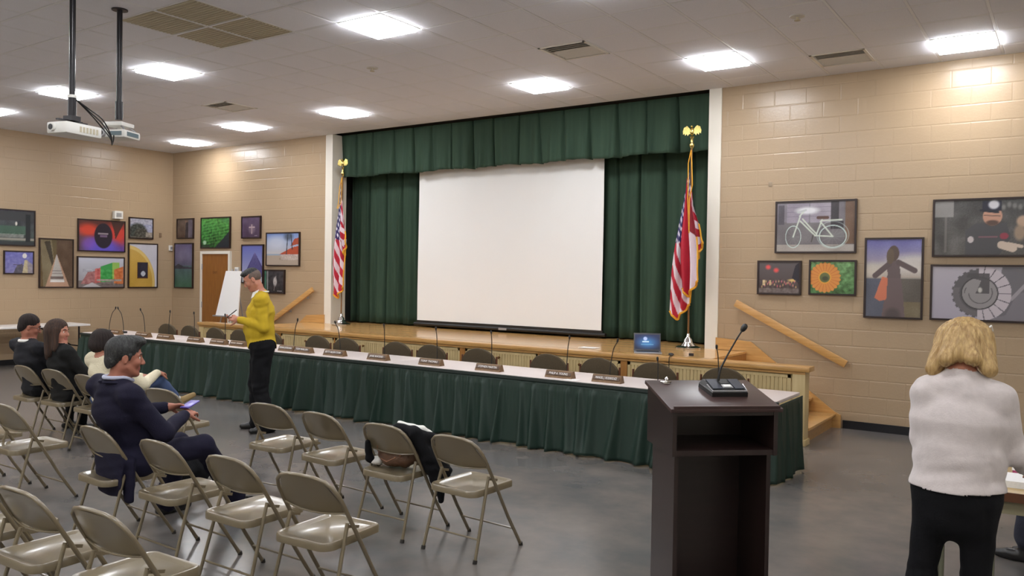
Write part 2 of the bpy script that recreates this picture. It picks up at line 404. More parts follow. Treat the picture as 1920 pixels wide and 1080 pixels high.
# doors between posts, with beads and knobs
xs = [5.31, 6.65, 7.94, 9.24, 10.53, 11.79]
for k, x in enumerate(xs):
    wide = k % 2 == 1 and False
    ww = .045 if k in (0, 3, 5) else .012
    B().box(x - ww, x + ww, -1.462, -1.44, .09, DZ - .088).build('post', M_oakpost, st)
M_gap = mat('shadow_gap_dark', (60, 44, 24), .8)
def beads(x0, x1, z0, z1, name, knob=None):
    q = B(); n = max(1, int((x1 - x0) / .045)); wd = (x1 - x0) / n
    for i in range(n):
        a = x0 + i * wd
        q.prism([(a + .002, -1.441), (a + .004, -1.4485), (a + wd - .004, -1.4485), (a + wd - .002, -1.441)], z0, z1, 'z')
    o = q.build(name, M_bead, st)
    for a, b, c, d in ((x0, x1, z1 - .035, z1), (x0, x1, z0, z0 + .035), (x0, x0 + .035, z0, z1), (x1 - .035, x1, z0, z1)):
        B().box(a, b, -1.455, -1.446, c, d).build('door_rail' if knob else 'panel_rail', M_bead, o)
    if knob:
        B().lathe([(.008, 0), (.008, .02), (.018, .026), (.018, .034), (.01, .04)], 14, Matrix.Translation((knob, -1.447, .69)) @ Matrix.Rotation(PI / 2, 4, 'X')).build('knob', mat('knob_brass_dark', (120, 84, 44), .35, metal=.8), o, 40)
beads(3.16, 5.26, .1, DZ - .1, 'beadboard_panel')
for a, b, c, d in ((5.31, 6.65, .05, .014), (6.65, 7.94, .014, .014), (7.94, 9.24, .014, .05), (9.24, 10.53, .05, .014), (10.53, 11.79, .014, .05)):
    beads(a + c, b - d, .1, DZ - .1, 'storage_door', (a + b) / 2)
beads(11.84, 13.84, .1, DZ - .1, 'beadboard_panel')
q = B(); q.box(13.86, 14.0, -1.47, -1.30, .05, DZ - .058, bev=.008).box(13.845, 14.015, -1.485, -1.29, 0, .07, bev=.006)
q.build('corner_post', M_bead, st, 40)
q = B(); q.box(3.1, 3.22, -1.47, -1.30, 0, DZ - .058, bev=.008); q.build('corner_post', M_bead, st, 40)
# steps each side, hidden in part by the front wall
for side, xd, nm in ((1, 12.86, 'oak steps at the right end of the stage, ending beside the corner post'), (-1, 4.44, 'oak steps at the left end of the stage by the door')):
    t = thing('stage_steps', nm, 'steps', (xd, 0, 0), 0, 'stage steps')
    for k in range(4):
        zt = DZ - (k + 1) * .175; x0 = side * (k * .28 + .002); x1 = side * ((k + 1) * .28 + .025)
        a, b = sorted((x0, x1))
        B().box(a, b, -1.27 if k < 3 or side < 0 else -1.28, -.045, zt - .035, zt, bev=.008).build('tread', M_oakdeck, t, 40)
        a, b = sorted((side * (k * .28 + .004), side * (k * .28 + .26)))
        B().box(a, b, -1.25, -.045, 0, zt - .036).build('riser', M_oak, t)
    pts = [(side * -.42, DZ + .0), (side * -.42, DZ + .16), (side * .06, DZ + .13), (side * 1.12, .2), (side * 1.2, .16), (side * 1.2, .0), (side * .02, 0), (side * 0.0, DZ)]
    B().prism(pts, -.04, -.012, 'y').build('wall_stringer', M_oak, t)
# handrails
def bar(name, p, q_, hh, dd, m, parent=None, bev=.008):
    p, q_ = Vector(p), Vector(q_); d = q_ - p; Ln = d.length
    rot = d.to_track_quat('X', 'Z').to_matrix().to_4x4()
    return B().box(0, Ln, -dd / 2, dd / 2, -hh / 2, hh / 2, Matrix.Translation(p) @ rot, bev=bev).build(name, m, parent, 40)
for nm, p, q_ in (('sloping oak handrail on the tan wall right of the stage', (12.72, -.085, 1.51), (14.12, -.085, .80)), ('sloping oak handrail on the wall left of the stage behind the man', (4.60, -.085, 1.50), (3.2, -.085, .72))):
    t = thing('handrail', nm, 'handrail', (0, 0, 0), 0, 'stage handrails')
    bar('rail', p, q_, .095, .04, M_oak, t)
    for f in (.15, .5, .85):
        c = Vector(p).lerp(Vector(q_), f)
        B().tube([(c.x, -.005, c.z - .05), (c.x, -.05, c.z - .05), (c.x, -.07, c.z - .02)], .008, 8).lathe([(.025, 0), (.025, .005)], 14, Matrix.Translation((c.x, -.004, c.z - .05)) @ Matrix.Rotation(PI / 2, 4, 'X')).build('bracket', M_silver, t, 40)

# curtains: box pleats as real folds
def curtain(name, label, x0, x1, y, z0, z1, panel, depth, seed, flare=.0, hemvar=.0, m=M_green, cat='curtain', nz=24, lean=0.0):
    r = np.random.default_rng(seed); xs = [x0]
    while xs[-1] < x1 - panel * .4: xs.append(xs[-1] + panel * r.uniform(.82, 1.18))
    xs = np.array(xs); xs = x0 + (xs - x0) * (x1 - x0) / (xs[-1] - x0)
    nx = int((x1 - x0) / .014); X = np.linspace(x0, x1, nx); T = np.linspace(0, 1, nz)
    V = np.zeros((nz, nx, 3)); ph = r.uniform(0, 6, 8)
    cen = r.uniform(-.02, .02, len(xs)); wd = r.uniform(.016, .034, len(xs)); drift = r.uniform(-.03, .03, len(xs)); dp = r.uniform(.7, 1.2, len(xs))
    for i, t in enumerate(T):
        fl = 1 - t                # 1 at the hem
        d = np.zeros(nx)
        for c, wi, dr, k, a in zip(xs, wd, drift, cen, dp):
            u = (X - c - k - dr * fl) / (wi * (.55 + .9 * fl))
            d += a * np.exp(-np.clip(np.abs(u), 0, 6) ** 2.2) * (.55 + .45 * fl)
        soft = .22 * np.sin(X * 2 * PI / panel * 1.7 + ph[0] + fl * .6) * fl + .12 * np.sin(X * 2 * PI / panel * 3.1 + ph[1]) * fl
        V[i, :, 0] = X + .01 * fl * np.sin(X * 9 + ph[2])
        V[i, :, 1] = y + depth * (d - soft) - lean * fl
        V[i, :, 2] = z0 + (z1 - z0) * t + hemvar * fl ** 4 * np.sin(X * 5 + ph[3])
    idx = np.arange(nz * nx).reshape(nz, nx)
    f = np.stack([idx[:-1, :-1], idx[:-1, 1:], idx[1:, 1:], idx[1:, :-1]], -1).reshape(-1, 4)
    me = bpy.data.meshes.new(name); me.from_pydata(V.reshape(-1, 3).tolist(), [], f.tolist()); me.materials.append(m)
    me.polygons.foreach_set('use_smooth', [True] * len(me.polygons))
    o = link(name, me); sm = o.modifiers.new('thick', 'SOLIDIFY'); sm.thickness = .004; sm.offset = 0
    return tag(o, label, cat)
curtain('valance', 'wide dark green pleated valance across the top of the stage opening', OPL + .005, OPR - .005, .19, 3.60, H - .004, .47, .10, 3, hemvar=.012, nz=16, cat='curtain')
curtain('stage_curtain', 'left dark green stage curtain hanging between the white post and the screen', 4.90, 7.25, .62, DZ + .02, 4.2, .42, .15, 5, nz=20)
curtain('stage_curtain', 'right dark green stage curtain hanging between the screen and the right flag', 10.1, OPR - .02, .62, DZ + .02, 4.2, .44, .15, 9, nz=20)
curtain('backdrop_curtain', 'dark green backdrop curtain hanging behind the projection screen', 4.7, 12.7, 1.1, DZ + .01, 4.3, .5, .08, 12, nz=6)
# projection screen
t = thing('projection_screen', 'large blank white projection screen lowered in the middle of the stage', 'screen', (8.6, .44, 0))
nx, nz = 40, 30; q = B()
for i in range(nz + 1):
    for j in range(nx + 1):
        x = -1.86 + 3.71 * j / nx; z = 1.0 + 3.2 * i / nz
        y = .008 * math.sin((x * .9 + z * .7) * 2.2) + .012 * math.exp(-((x * .8 - z * .55 + 1.0) / .12) ** 2)
        q.v.append((x, y, z))
for i in range(nz):
    for j in range(nx): a = i * (nx + 1) + j; q.f.append((a, a + 1, a + nx + 2, a + nx + 1)); q.m.append(0)
q.build('screen_fabric', M_screen, t, True)
B().box(-1.88, 1.87, -.004, .02, .955, 1.0).build('black_border', M_black, t)
B().tube([(-1.93, .005, .935), (1.92, .005, .935)], .03, 14).build('bottom_bar', M_black, t, True)
B().tube([(-1.95, .005, 4.22), (1.95, .005, 4.22)], .06, 14).build('roller', M_black, t, True)
q = B(); q.box(-.06, .10, -.035, -.026, .915, .95); q.build('pull_tab', M_silver, t)

# door
dz_ = 2.2
d = struct(B().box(1.13, 2.01, -.035, -.006, .01, dz_ - .03).build('door_1', M_door))
q = B(); q.box(1.07, 1.13, -.05, .0, 0, dz_ + .03).box(2.01, 2.07, -.05, .0, 0, dz_ + .03).box(1.13, 2.01, -.05, .0, dz_ - .03, dz_ + .03); q.build('door_frame', M_trimw, d)
for z in (.35, 1.1, 1.9): B().tube([(1.135, -.045, z - .06), (1.135, -.045, z + .06)], .012, 8).build('hinge', M_silver, d)
B().tube([(1.93, -.04, 1.02), (1.93, -.085, 1.02), (1.83, -.085, 1.02)], .01, 8).build('door_handle', M_silver, d, True)
def text(s, size, m, M, name='lettering', parent=None, depth=.0006, align='CENTER', sx=1):
    cu = bpy.data.curves.new('t', 'FONT'); cu.body = s; cu.size = size; cu.align_x = align; cu.align_y = 'CENTER'; cu.extrude = depth; cu.resolution_u = 2
    o = bpy.data.objects.new('t', cu); me = bpy.data.meshes.new_from_object(o); bpy.data.objects.remove(o)
    me.transform(Matrix.Diagonal((sx, 1, 1, 1))); me.transform(M); me.materials.clear(); me.materials.append(m); me.name = name
    return link(name, me, parent)
FRONT = Matrix.Rotation(PI / 2, 4, 'X')      # text lies in xz, read from -y
text('EXIT', .07, mat('door_sign_brown', (92, 56, 26), .5), Matrix.Translation((1.57, -.0365, 1.78)) @ FRONT, 'door_lettering', d)

# small wall boxes
def wallbox(name, label, cat, x0, x1, y0, y1, z0, z1, m=M_white, face=None):
    t = thing(name, label, cat, ((x0 + x1) / 2, (y0 + y1) / 2, (z0 + z1) / 2)); a, b, c = (x1 - x0) / 2, (y1 - y0) / 2, (z1 - z0) / 2
    B().box(-a, a, -b, b, -c, c, bev=.006).build('housing', m, t, 40)
    if face == 'x': B().box(a, a + .004, -b * .6, b * .6, -c * .5, c * .5).build('front_panel', M_silver, t)
    if face == 'y': B().box(-a * .5, a * .5, -b - .004, -b, -c * .1, c * .5).build('display', M_black, t)
    return t
wallbox('wall_speaker', 'small white box speaker high on the left wall above the framed pictures', 'speaker', .005, .1, -1.38, -1.2, 2.86, 3.02, face='x')
wallbox('wall_sensor', 'tiny white sensor on the left wall next to the room corner', 'sensor', .005, .05, -.1, -.03, 2.24, 2.36, face='x')
wallbox('wall_hook', 'small brown fitting on the left wall between pictures and corner', 'fitting', .005, .03, -.33, -.28, 2.53, 2.62, m=mat('brown_fitting', (128, 104, 82), .5))
wallbox('thermostat', 'white thermostat with dark dial beside the oak door', 'thermostat', 2.22, 2.33, -.045, -.004, 1.72, 1.90, face='y')
wallbox('wall_jack', 'tiny plate high on the tan wall right of the stage', 'plate', 13.1, 13.15, -.016, -.004, 3.03, 3.09, m=mat('tan_plate', (150, 132, 110), .5))

# ---------------------------------------------------------------- pictures, painted as flat print on a fine grid
class Img:
    def __init__(s, w, h, n=110):
        s.nx = n if w >= h else max(24, int(n * w / h)); s.nz = n if h > w else max(24, int(n * h / w))
        s.x, s.y = np.meshgrid(np.linspace(0, 1, s.nx), np.linspace(0, 1, s.nz)); s.c = np.zeros((s.nz, s.nx, 3)) + 128; s.asp = w / h
        s.r = np.random.default_rng(int(w * 1000 + h * 77))
    def grad(s, c0, c1, y0=0, y1=1, x0=0, x1=1):
        m = (s.y >= y0) & (s.y <= y1) & (s.x >= x0) & (s.x <= x1); t = ((s.y - y0) / (y1 - y0))[..., None]
        s.c = np.where(m[..., None], np.array(c0) * (1 - t) + np.array(c1) * t, s.c); return s
    def put(s, m, c, a=1.): m = (np.clip(m, 0, 1) * a)[..., None]; s.c = s.c * (1 - m) + np.array(c) * m; return s
    def ell(s, cx, cy, rx, ry, c, a=1., soft=.08):
        d = np.sqrt(((s.x - cx) / rx) ** 2 + ((s.y - cy) / ry) ** 2); return s.put((1 - d) / soft + .5, c, a)
    def ring(s, cx, cy, rx, ry, w_, c, a=1.):
        d = np.sqrt(((s.x - cx) / rx) ** 2 + ((s.y - cy) / ry) ** 2); return s.put((w_ - np.abs(d - 1)) / .03 + .3, c, a)
    def poly(s, pts, c, a=1.):
        ins = np.zeros(s.x.shape, bool); n = len(pts)
        for i in range(n):
            (x0, y0), (x1, y1) = pts[i], pts[(i + 1) % n]
            cond = ((y0 > s.y) != (y1 > s.y)); xi = (x1 - x0) * (s.y - y0) / ((y1 - y0) if y1 != y0 else 1e-9) + x0
            ins ^= cond & (s.x < xi)
        return s.put(ins.astype(float), c, a)
    def line(s, p, q, w_, c, a=1.):
        px, py = p; dx, dy = q[0] - px, q[1] - py; A = s.asp; L = (dx * A) ** 2 + dy ** 2 + 1e-9
        t = np.clip((((s.x - px) * dx * A * A) + (s.y - py) * dy) / L, 0, 1)
        d = np.sqrt(((s.x - px - t * dx) * A) ** 2 + (s.y - py - t * dy) ** 2); return s.put((w_ - d) / .008 + .5, c, a)
    def rect(s, x0, y0, x1, y1, c, a=1.): return s.put(((s.x >= x0) & (s.x <= x1) & (s.y >= y0) & (s.y <= y1)).astype(float), c, a)
    def noise(s, amp, sc=12, x0=0, y0=0, x1=1, y1=1, col=(1, 1, 1)):
        n = np.zeros(s.x.shape)
        for k in range(7):
            a, b, p = s.r.uniform(-sc, sc), s.r.uniform(-sc, sc), s.r.uniform(0, 6); n += np.sin(a * s.x * s.asp + b * s.y + p + 1.5 * np.sin(b * s.x - a * s.y))
        n += s.r.normal(0, 1.2, s.x.shape); m = ((s.x >= x0) & (s.x <= x1) & (s.y >= y0) & (s.y <= y1))
        s.c = s.c + (n * m * amp / 2.5)[..., None] * np.array(col); return s
def picture(label, wall, a0, a1, z0, z1, fn, n=110):
    """framed print: wall 'y' hangs on the stage wall facing -y, 'x' on the left wall facing +x"""
    w_, h_ = a1 - a0, z1 - z0; c = (a0 + a1) / 2, (z0 + z1) / 2
    t = thing('framed_photograph', label, 'picture', (c[0], -.006, c[1]) if wall == 'y' else (.006, c[0], c[1]), 0 if wall == 'y' else PI / 2, 'framed photographs on the walls')
    fw, d = .022, .035; q = B()
    for k in (-1, 1):
        q.box(-w_ / 2, w_ / 2, -d, 0, k * (h_ / 2 - fw / 2) - fw / 2, k * (h_ / 2 - fw / 2) + fw / 2)
        q.box(k * (w_ / 2 - fw / 2) - fw / 2, k * (w_ / 2 - fw / 2) + fw / 2, -d - .0005, 0, -h_ / 2 + fw * .99, h_ / 2 - fw * .99)
    q.build('frame', M_frame, t)
    iw, ih = w_ - 2 * fw, h_ - 2 * fw; im = Img(iw, ih, n); fn(im)
    X = (im.x - .5) * iw; Z = (im.y - .5) * ih; Y = np.full(X.shape, -.024)
    idx = np.arange(im.nx * im.nz).reshape(im.nz, im.nx)
    f = np.stack([idx[:-1, :-1], idx[:-1, 1:], idx[1:, 1:], idx[1:, :-1]], -1).reshape(-1, 4)
    me = bpy.data.meshes.new('print'); me.from_pydata(np.stack([X, Y, Z], -1).reshape(-1, 3).tolist(), [], f.tolist()); me.materials.append(M_print)
    colattr(me, lin(np.clip(im.c * .84 + np.array((100, 92, 88)) * .16, 4, 250)).reshape(-1, 3)); link('print', me, t)
    B().box(-iw / 2, iw / 2, -.023, -.001, -ih / 2, ih / 2).build('backing_board', M_frame, t)
    return t
def p_bike(i):
    i.grad((176, 168, 160), (150, 146, 148)).rect(0, .14, 1, 1, (112, 108, 112)).rect(0, .6, .7, .98, (128, 122, 134)).rect(.02, .55, .1, .95, (78, 74, 84)).rect(.13, .58, .42, .97, (150, 142, 158)).rect(.44, .58, .7, .97, (156, 148, 162))
    i.rect(.7, .45, .86, 1, (44, 40, 48)).rect(.8, .6, .86, 1, (118, 112, 120)).rect(.88, .15, 1, 1, (112, 84, 66)).noise(7)
    for k in range(4): i.rect(.13, .62 + k * .09, .7, .628 + k * .09, (108, 100, 118), .6)
    i.ell(.4, .83, .14, .07, (244, 246, 250), .9, .7); w = (206, 226, 222)
    for cx, rx in ((.22, .1), (.73, .17)):
        i.ring(cx, .3, rx, .22, .05, w); i.ring(cx, .3, rx * .9, .2, .02, (60, 60, 60), .6)
        for k in range(12): i.line((cx, .3), (cx + rx * math.cos(k * .52), .3 + .22 * math.sin(k * .52)), .002, (170, 180, 178), .5)
    for p, q_ in (((.22, .3), (.31, .72)), ((.31, .62), (.44, .42)), ((.44, .42), (.5, .33)), ((.34, .66), (.45, .47)), ((.45, .47), (.52, .36)), ((.52, .33), (.6, .68)), ((.5, .32), (.73, .3)), ((.57, .6), (.73, .3)), ((.3, .72), (.36, .82)), ((.58, .62), (.84, .63))): i.line(p, q_, .014, (218, 228, 214))
    i.ring(.73, .33, .2, .27, .03, w, .6).line((.54, .68), (.66, .68), .03, (84, 56, 48)).line((.48, .33), (.46, .2), .012, (70, 66, 66)).line((.28, .8), (.38, .84), .02, (200, 206, 208))
def p_woman(i):
    i.grad((190, 176, 160), (104, 104, 176), .5, 1).ell(.9, .68, .5, .12, (232, 226, 214), .8, .8).ell(.1, .62, .4, .08, (222, 214, 190), .6, .9).rect(0, .0, 1, .5, (84, 88, 104)).rect(.6, .2, 1, .5, (96, 90, 84)).rect(0, .49, 1, .51, (150, 144, 138))
    i.rect(.55, 0, 1, .2, (120, 108, 84)).noise(6).poly([(.3, 0), (.36, .3), (.42, .72), (.6, .72), (.68, .3), (.72, 0)], (104, 88, 90))
    i.poly([(.16, .24), (.3, .52), (.4, .5), (.38, .22), (.26, .2)], (226, 120, 84), .9).poly([(.4, .5), (.38, .72), (.6, .74), (.64, .5)], (98, 84, 86)).line((.42, .68), (.17, .53), .035, (90, 76, 78)).line((.6, .7), (.88, .6), .035, (90, 76, 78)).ell(.5, .82, .1, .1, (84, 68, 62)).ell(.44, .78, .07, .1, (96, 80, 66)).ell(.5, .02, .14, .09, (60, 54, 56), .6, .6)
def p_night(i):
    i.grad((70, 56, 56), (94, 88, 92)).rect(0, 0, 1, .15, (110, 98, 96)).ell(.23, .84, .06, .07, (250, 90, 90), 1, .9).ell(.43, .74, .06, .07, (248, 84, 84), 1, .9)
    for k in range(26): i.ell(.08 + .035 * k, .2 + .18 * abs(math.sin(k * 1.7)), .014, .04, (236, 190 - 40 * (k % 3), 130), .8, .9)
    i.rect(.1, .25, .16, .42, (240, 214, 160), .8).rect(.26, .25, .31, .42, (238, 206, 150), .8).ell(.83, .42, .1, .04, (252, 210, 120), .9, .9).poly([(.82, .5), (1, .3), (1, 1), (.9, .9)], (34, 32, 44)).noise(9, 40, 0, 0, 1, .45)
def p_flower(i):
    i.grad((66, 112, 60), (104, 148, 92)).noise(22, 30, col=(.7, 1, .7))
    dx, dy = (i.x - .33) * i.asp, i.y - .5; r = np.hypot(dx, dy); a = np.arctan2(dy, dx)
    i.put((.44 + .035 * np.abs(np.sin(a * 11)) * 1.6 - r) / .02, (228, 146, 66)).put(((r < .46) & (r > .2)) * (np.abs(np.sin(a * 11)) < .28) * 1., (196, 96, 50), .7)
    i.put((.2 - r) / .02, (240, 170, 60)).put((.165 - r) / .02, (96, 104, 60)).ell(.34, .47, .07, .07, (54, 58, 42), .8, .5)
def p_spiral(i):
    i.grad((176, 170, 186), (186, 180, 190)); cx, cy = .455, .5; X = (i.x - cx) * i.asp; Y = i.y - cy; r = np.hypot(X, Y); a = np.arctan2(Y, X)
    i.poly([(.62, 0), (.66, 1), (1, 1), (1, 0)], (112, 110, 116)).poly([(.5, 0), (.7, .1), (.8, .5), (.99, .6), (1, 0)], (128, 124, 132)).line((.75, .4), (1, .95), .03, (176, 170, 176), .8)
    i.put((.46 + .012 * np.sign(np.sin(a * 24)) - r) / .01 * (i.x < .62), (92, 90, 94)).put(((r < .44) & (r > .34) & (Y < .1)) * 1., (112, 108, 112), .8)
    i.put(((r < .52) & (r > .3) & (i.x > .44) & (a > -1.7) & (a < 1.6)) * 1., (206, 196, 204)).put(((r < .52) & (r > .3) & (a > -1.7) & (a < 1.6) & (np.abs(np.sin(a * 9)) < .16)) * 1., (84, 80, 88))
    i.put((.3 - r) / .01, (150, 146, 148)).put((.014 - np.abs(r - .3)) / .006, (62, 60, 64)).put((.01 - np.abs(r - .21 - a * .012)) / .006 * (Y < .1), (84, 80, 84)).poly([(.42, .5), (.55, .5), (.55, .88), (.35, .88), (.33, .8), (.47, .74)], (78, 76, 80), .9).ell(.46, .56, .02, .05, (206, 202, 196), 1, .6)
def p_chef(i):
    i.grad((92, 90, 88), (66, 66, 66)).noise(10, 16).rect(0, .7, .18, 1, (170, 166, 164), .7).rect(.1, .05, .12, .7, (128, 124, 120), .6).rect(.87, 0, 1, 1, (112, 92, 88)).rect(.9, 0, .94, 1, (196, 190, 178))
    for k in range(8): i.ell(.55 + .05 * k, .9 - .02 * (k % 3), .02, .05, (170, 170, 164), .5, .9)
    i.poly([(.3, 0), (.3, .45), (.4, .58), (.68, .58), (.72, .3), (.62, 0)], (72, 72, 76)).ell(.55, .7, .09, .17, (200, 148, 124)).rect(.45, .8, .63, .98, (28, 30, 46)).ell(.56, .91, .05, .08, (214, 214, 220), 1, .4).line((.44, .81), (.6, .77), .02, (24, 26, 38)).ell(.55, .58, .06, .05, (60, 46, 42), .8, .5).line((.47, .72), (.62, .7), .006, (50, 40, 42))
    i.line((.64, .18), (.74, .12), .07, (216, 196, 178)).line((.7, .2), (.82, .15), .03, (214, 194, 176)).ell(.83, .6, .06, .1, (206, 170, 142), .9, .4).ell(.8, .4, .05, .14, (178, 150, 124), .8, .5).ell(.66, .34, .04, .06, (150, 60, 76)).ell(.35, .28, .03, .06, (206, 196, 196)).rect(.42, .31, .6, .34, (150, 96, 108), .7)
def p_green(i): i.grad((50, 66, 60), (60, 60, 72)).noise(9, 14).rect(.3, .7, 1, .98, (52, 56, 60)).rect(0, .3, .9, .55, (66, 106, 84), .7).rect(0, .12, 1, .2, (148, 146, 136)).noise(14, 60, .0, .2, .85, .34).ell(.66, .62, .02, .06, (226, 224, 214), 1, .4).rect(.84, .1, .93, .9, (22, 30, 34)).rect(0, .0, 1, .1, (40, 48, 52)).rect(0, .22, .8, .32, (190, 188, 182), .5)
def p_lady(i): i.grad((124, 122, 178), (110, 112, 190)).poly([(.3, 0), (.42, .35), (.62, .45), (.7, 0)], (84, 82, 96)).line((.3, .4), (.7, .36), .015, (78, 74, 92)).poly([(.62, 0), (.7, .62), (.8, .62), (.84, 0)], (196, 182, 146)).ell(.7, .82, .08, .12, (228, 226, 222)).poly([(.82, 0), (.8, .6), (1, .4), (1, 0)], (150, 142, 150)).noise(7, 24)
def p_tri(i): i.grad((104, 82, 50), (92, 82, 54)).poly([(.1, 0), (0, 1), (.34, 1), (.45, .45), (.2, 0)], (124, 112, 84)).poly([(1, 0), (1, 1), (.5, 1), (.5, .65), (.85, 0)], (86, 66, 50)).poly([(.12, .95), (.3, .97), (.42, .5), (.36, .44)], (62, 56, 44)).poly([(.16, 0), (.5, .7), (.9, 0)], (190, 150, 124)).poly([(.3, .1), (.5, .7), (.76, .1)], (186, 182, 176)).rect(.32, .1, .74, .14, (228, 224, 220)).rect(.32, .16, .72, .22, (110, 96, 92)).rect(.36, .27, .68, .29, (120, 104, 104)).rect(.36, .33, .66, .345, (112, 96, 100)).noise(6)
def p_red(i): i.grad((96, 66, 150), (176, 52, 40)).noise(8).rect(.0, .75, 1, 1, (66, 40, 38), .8).ell(.08, .3, .22, .35, (90, 66, 70), .7, .6).ell(.2, .68, .22, .2, (226, 66, 42), .9, .8).ell(.82, .58, .26, .34, (218, 62, 48), .9, .8).ell(.5, .12, .36, .3, (96, 84, 210), .9, .7).ell(.22, .25, .14, .2, (138, 84, 200), .6, .9).ell(.53, .5, .2, .42, (34, 28, 40)).rect(.41, .55, .64, .6, (176, 160, 170), .8).rect(.45, .45, .61, .52, (140, 110, 150), .7).poly([(.8, .4), (1, 1), (.7, 1), (.78, .6)], (44, 34, 34), .8)
def p_street(i): i.grad((150, 146, 150), (206, 210, 226)).rect(0, 0, 1, .22, (118, 108, 106)).poly([(.05, .1), (.2, .5), (.42, .56), (.42, .12)], (170, 110, 110)).poly([(.36, .16), (.36, .62), (.5, .66), (.5, .16)], (204, 104, 100)).poly([(.48, .16), (.48, .7), (.74, .84), (.74, .2)], (58, 160, 74)).poly([(.74, .2), (.74, .84), (.9, .84), (.9, .2)], (150, 196, 90)).poly([(.78, .12), (.78, .6), (1, .72), (1, .1)], (204, 112, 60)).rect(.4, .2, .95, .27, (164, 156, 148)).noise(12, 34, .1, .05, 1, .6).poly([(.08, 0), (.3, .16), (.5, 0)], (190, 186, 190))
def p_arch(i): i.grad((198, 156, 62), (206, 166, 76)); d = np.hypot((i.x + .1) / 1.02, (i.y - .1) / .86); i.put((d - 1) / .02, (206, 204, 214)).put((.05 - np.abs(d - .96)) / .02, (222, 190, 110)).rect(.28, .2, .68, .58, (74, 42, 24)).rect(.31, .22, .65, .57, (34, 32, 48)).ell(.5, .31, .08, .06, (190, 194, 208)).noise(4)
def p_tree(i): i.grad((176, 176, 196), (150, 156, 190)).rect(0, .7, 1, 1, (178, 176, 186), .7).ell(.35, .3, .4, .45, (58, 60, 58), 1, .3).ell(.5, .2, .3, .3, (70, 66, 60), 1, .3).rect(.7, 0, 1, .3, (150, 140, 128)).rect(0, 0, 1, .06, (96, 88, 80)).noise(12, 40)
def p_small(i): i.grad((76, 56, 46), (98, 84, 76)).poly([(.5, 0), (.55, .85), (.7, .85), (.75, 0)], (40, 34, 40)).ell(.55, .88, .05, .06, (120, 90, 76)).poly([(.7, 0), (.7, 1), (1, 1), (1, 0)], (96, 88, 102)).noise(6)
def p_lake(i): i.grad((84, 84, 110), (104, 96, 140), .5, 1).grad((50, 100, 76), (66, 90, 100), 0, .5).poly([(0, .48), (.2, .54), (.5, .48), (1, .46), (1, .42), (0, .42)], (46, 48, 62)).noise(5, 16).ell(.5, .75, .5, .15, (150, 140, 172), .4, .9)
def p_leaf(i):
    i.grad((30, 84, 34), (70, 150, 60)).noise(22, 34, col=(.5, 1, .45))
    for k in range(9): i.line((.05, .1 + .1 * k), (1, .25 + .1 * k), .008, (110, 190, 90), .5)
    i.poly([(.5, 0), (1, .55), (1, 0)], (24, 34, 44), .9).poly([(.55, 1), (1, .75), (1, 1)], (50, 110, 56), .6).ell(.12, .17, .06, .07, (190, 226, 196), .9, .6).rect(0, 0, .3, .1, (24, 44, 30), .8)
def p_cross(i): i.grad((62, 48, 72), (82, 66, 98)).line((.55, .2), (.55, .62), .025, (214, 196, 190)).line((.4, .5), (.7, .5), .025, (206, 186, 186)).ell(.55, .4, .16, .2, (150, 128, 140), .5, .9).rect(.7, .07, .85, .1, (150, 140, 160), .7).noise(4)
def p_pyr(i):
    i.grad((176, 178, 206), (96, 106, 186)).poly([(.1, .2), (.62, .82), (1.3, .1)], (70, 66, 122))
    for k in range(9): i.line((.62, .82), (.2 + .11 * k, .1), .004, (120, 116, 170), .7)
    i.rect(0, 0, 1, .14, (186, 190, 198))
def p_beach(i): i.grad((206, 200, 196), (120, 150, 214), .3, 1).ell(.3, .7, .3, .2, (210, 216, 230), .7, .9).rect(0, 0, 1, .32, (176, 160, 144)).rect(0, .3, .5, .36, (150, 168, 186)).poly([(.4, .34), (.8, .56), (1, .6), (1, .34)], (176, 72, 46)).poly([(.75, .6), (1, .66), (1, .86), (.86, .82)], (168, 72, 50)).line((.62, .34), (.66, .95), .02, (50, 56, 66)).line((.8, .5), (.76, .95), .02, (50, 56, 66)).ell(.68, .9, .13, .12, (56, 66, 76), .7, .9).rect(.45, .16, 1, .34, (206, 190, 184), .7).noise(12, 60, .4, .14, 1, .36)
def p_dark(i): i.grad((40, 38, 40), (56, 54, 58)).rect(0, 0, .1, 1, (60, 110, 90)).rect(.12, .1, .2, 1, (160, 170, 168), .7).ell(.55, .5, .09, .2, (206, 200, 198), .9, .6).line((.5, .4), (.6, .75), .015, (176, 170, 170)).line((.5, .1), (.56, .5), .02, (120, 112, 112)).rect(.65, .05, .9, .08, (190, 190, 190), .7).noise(7, 20)
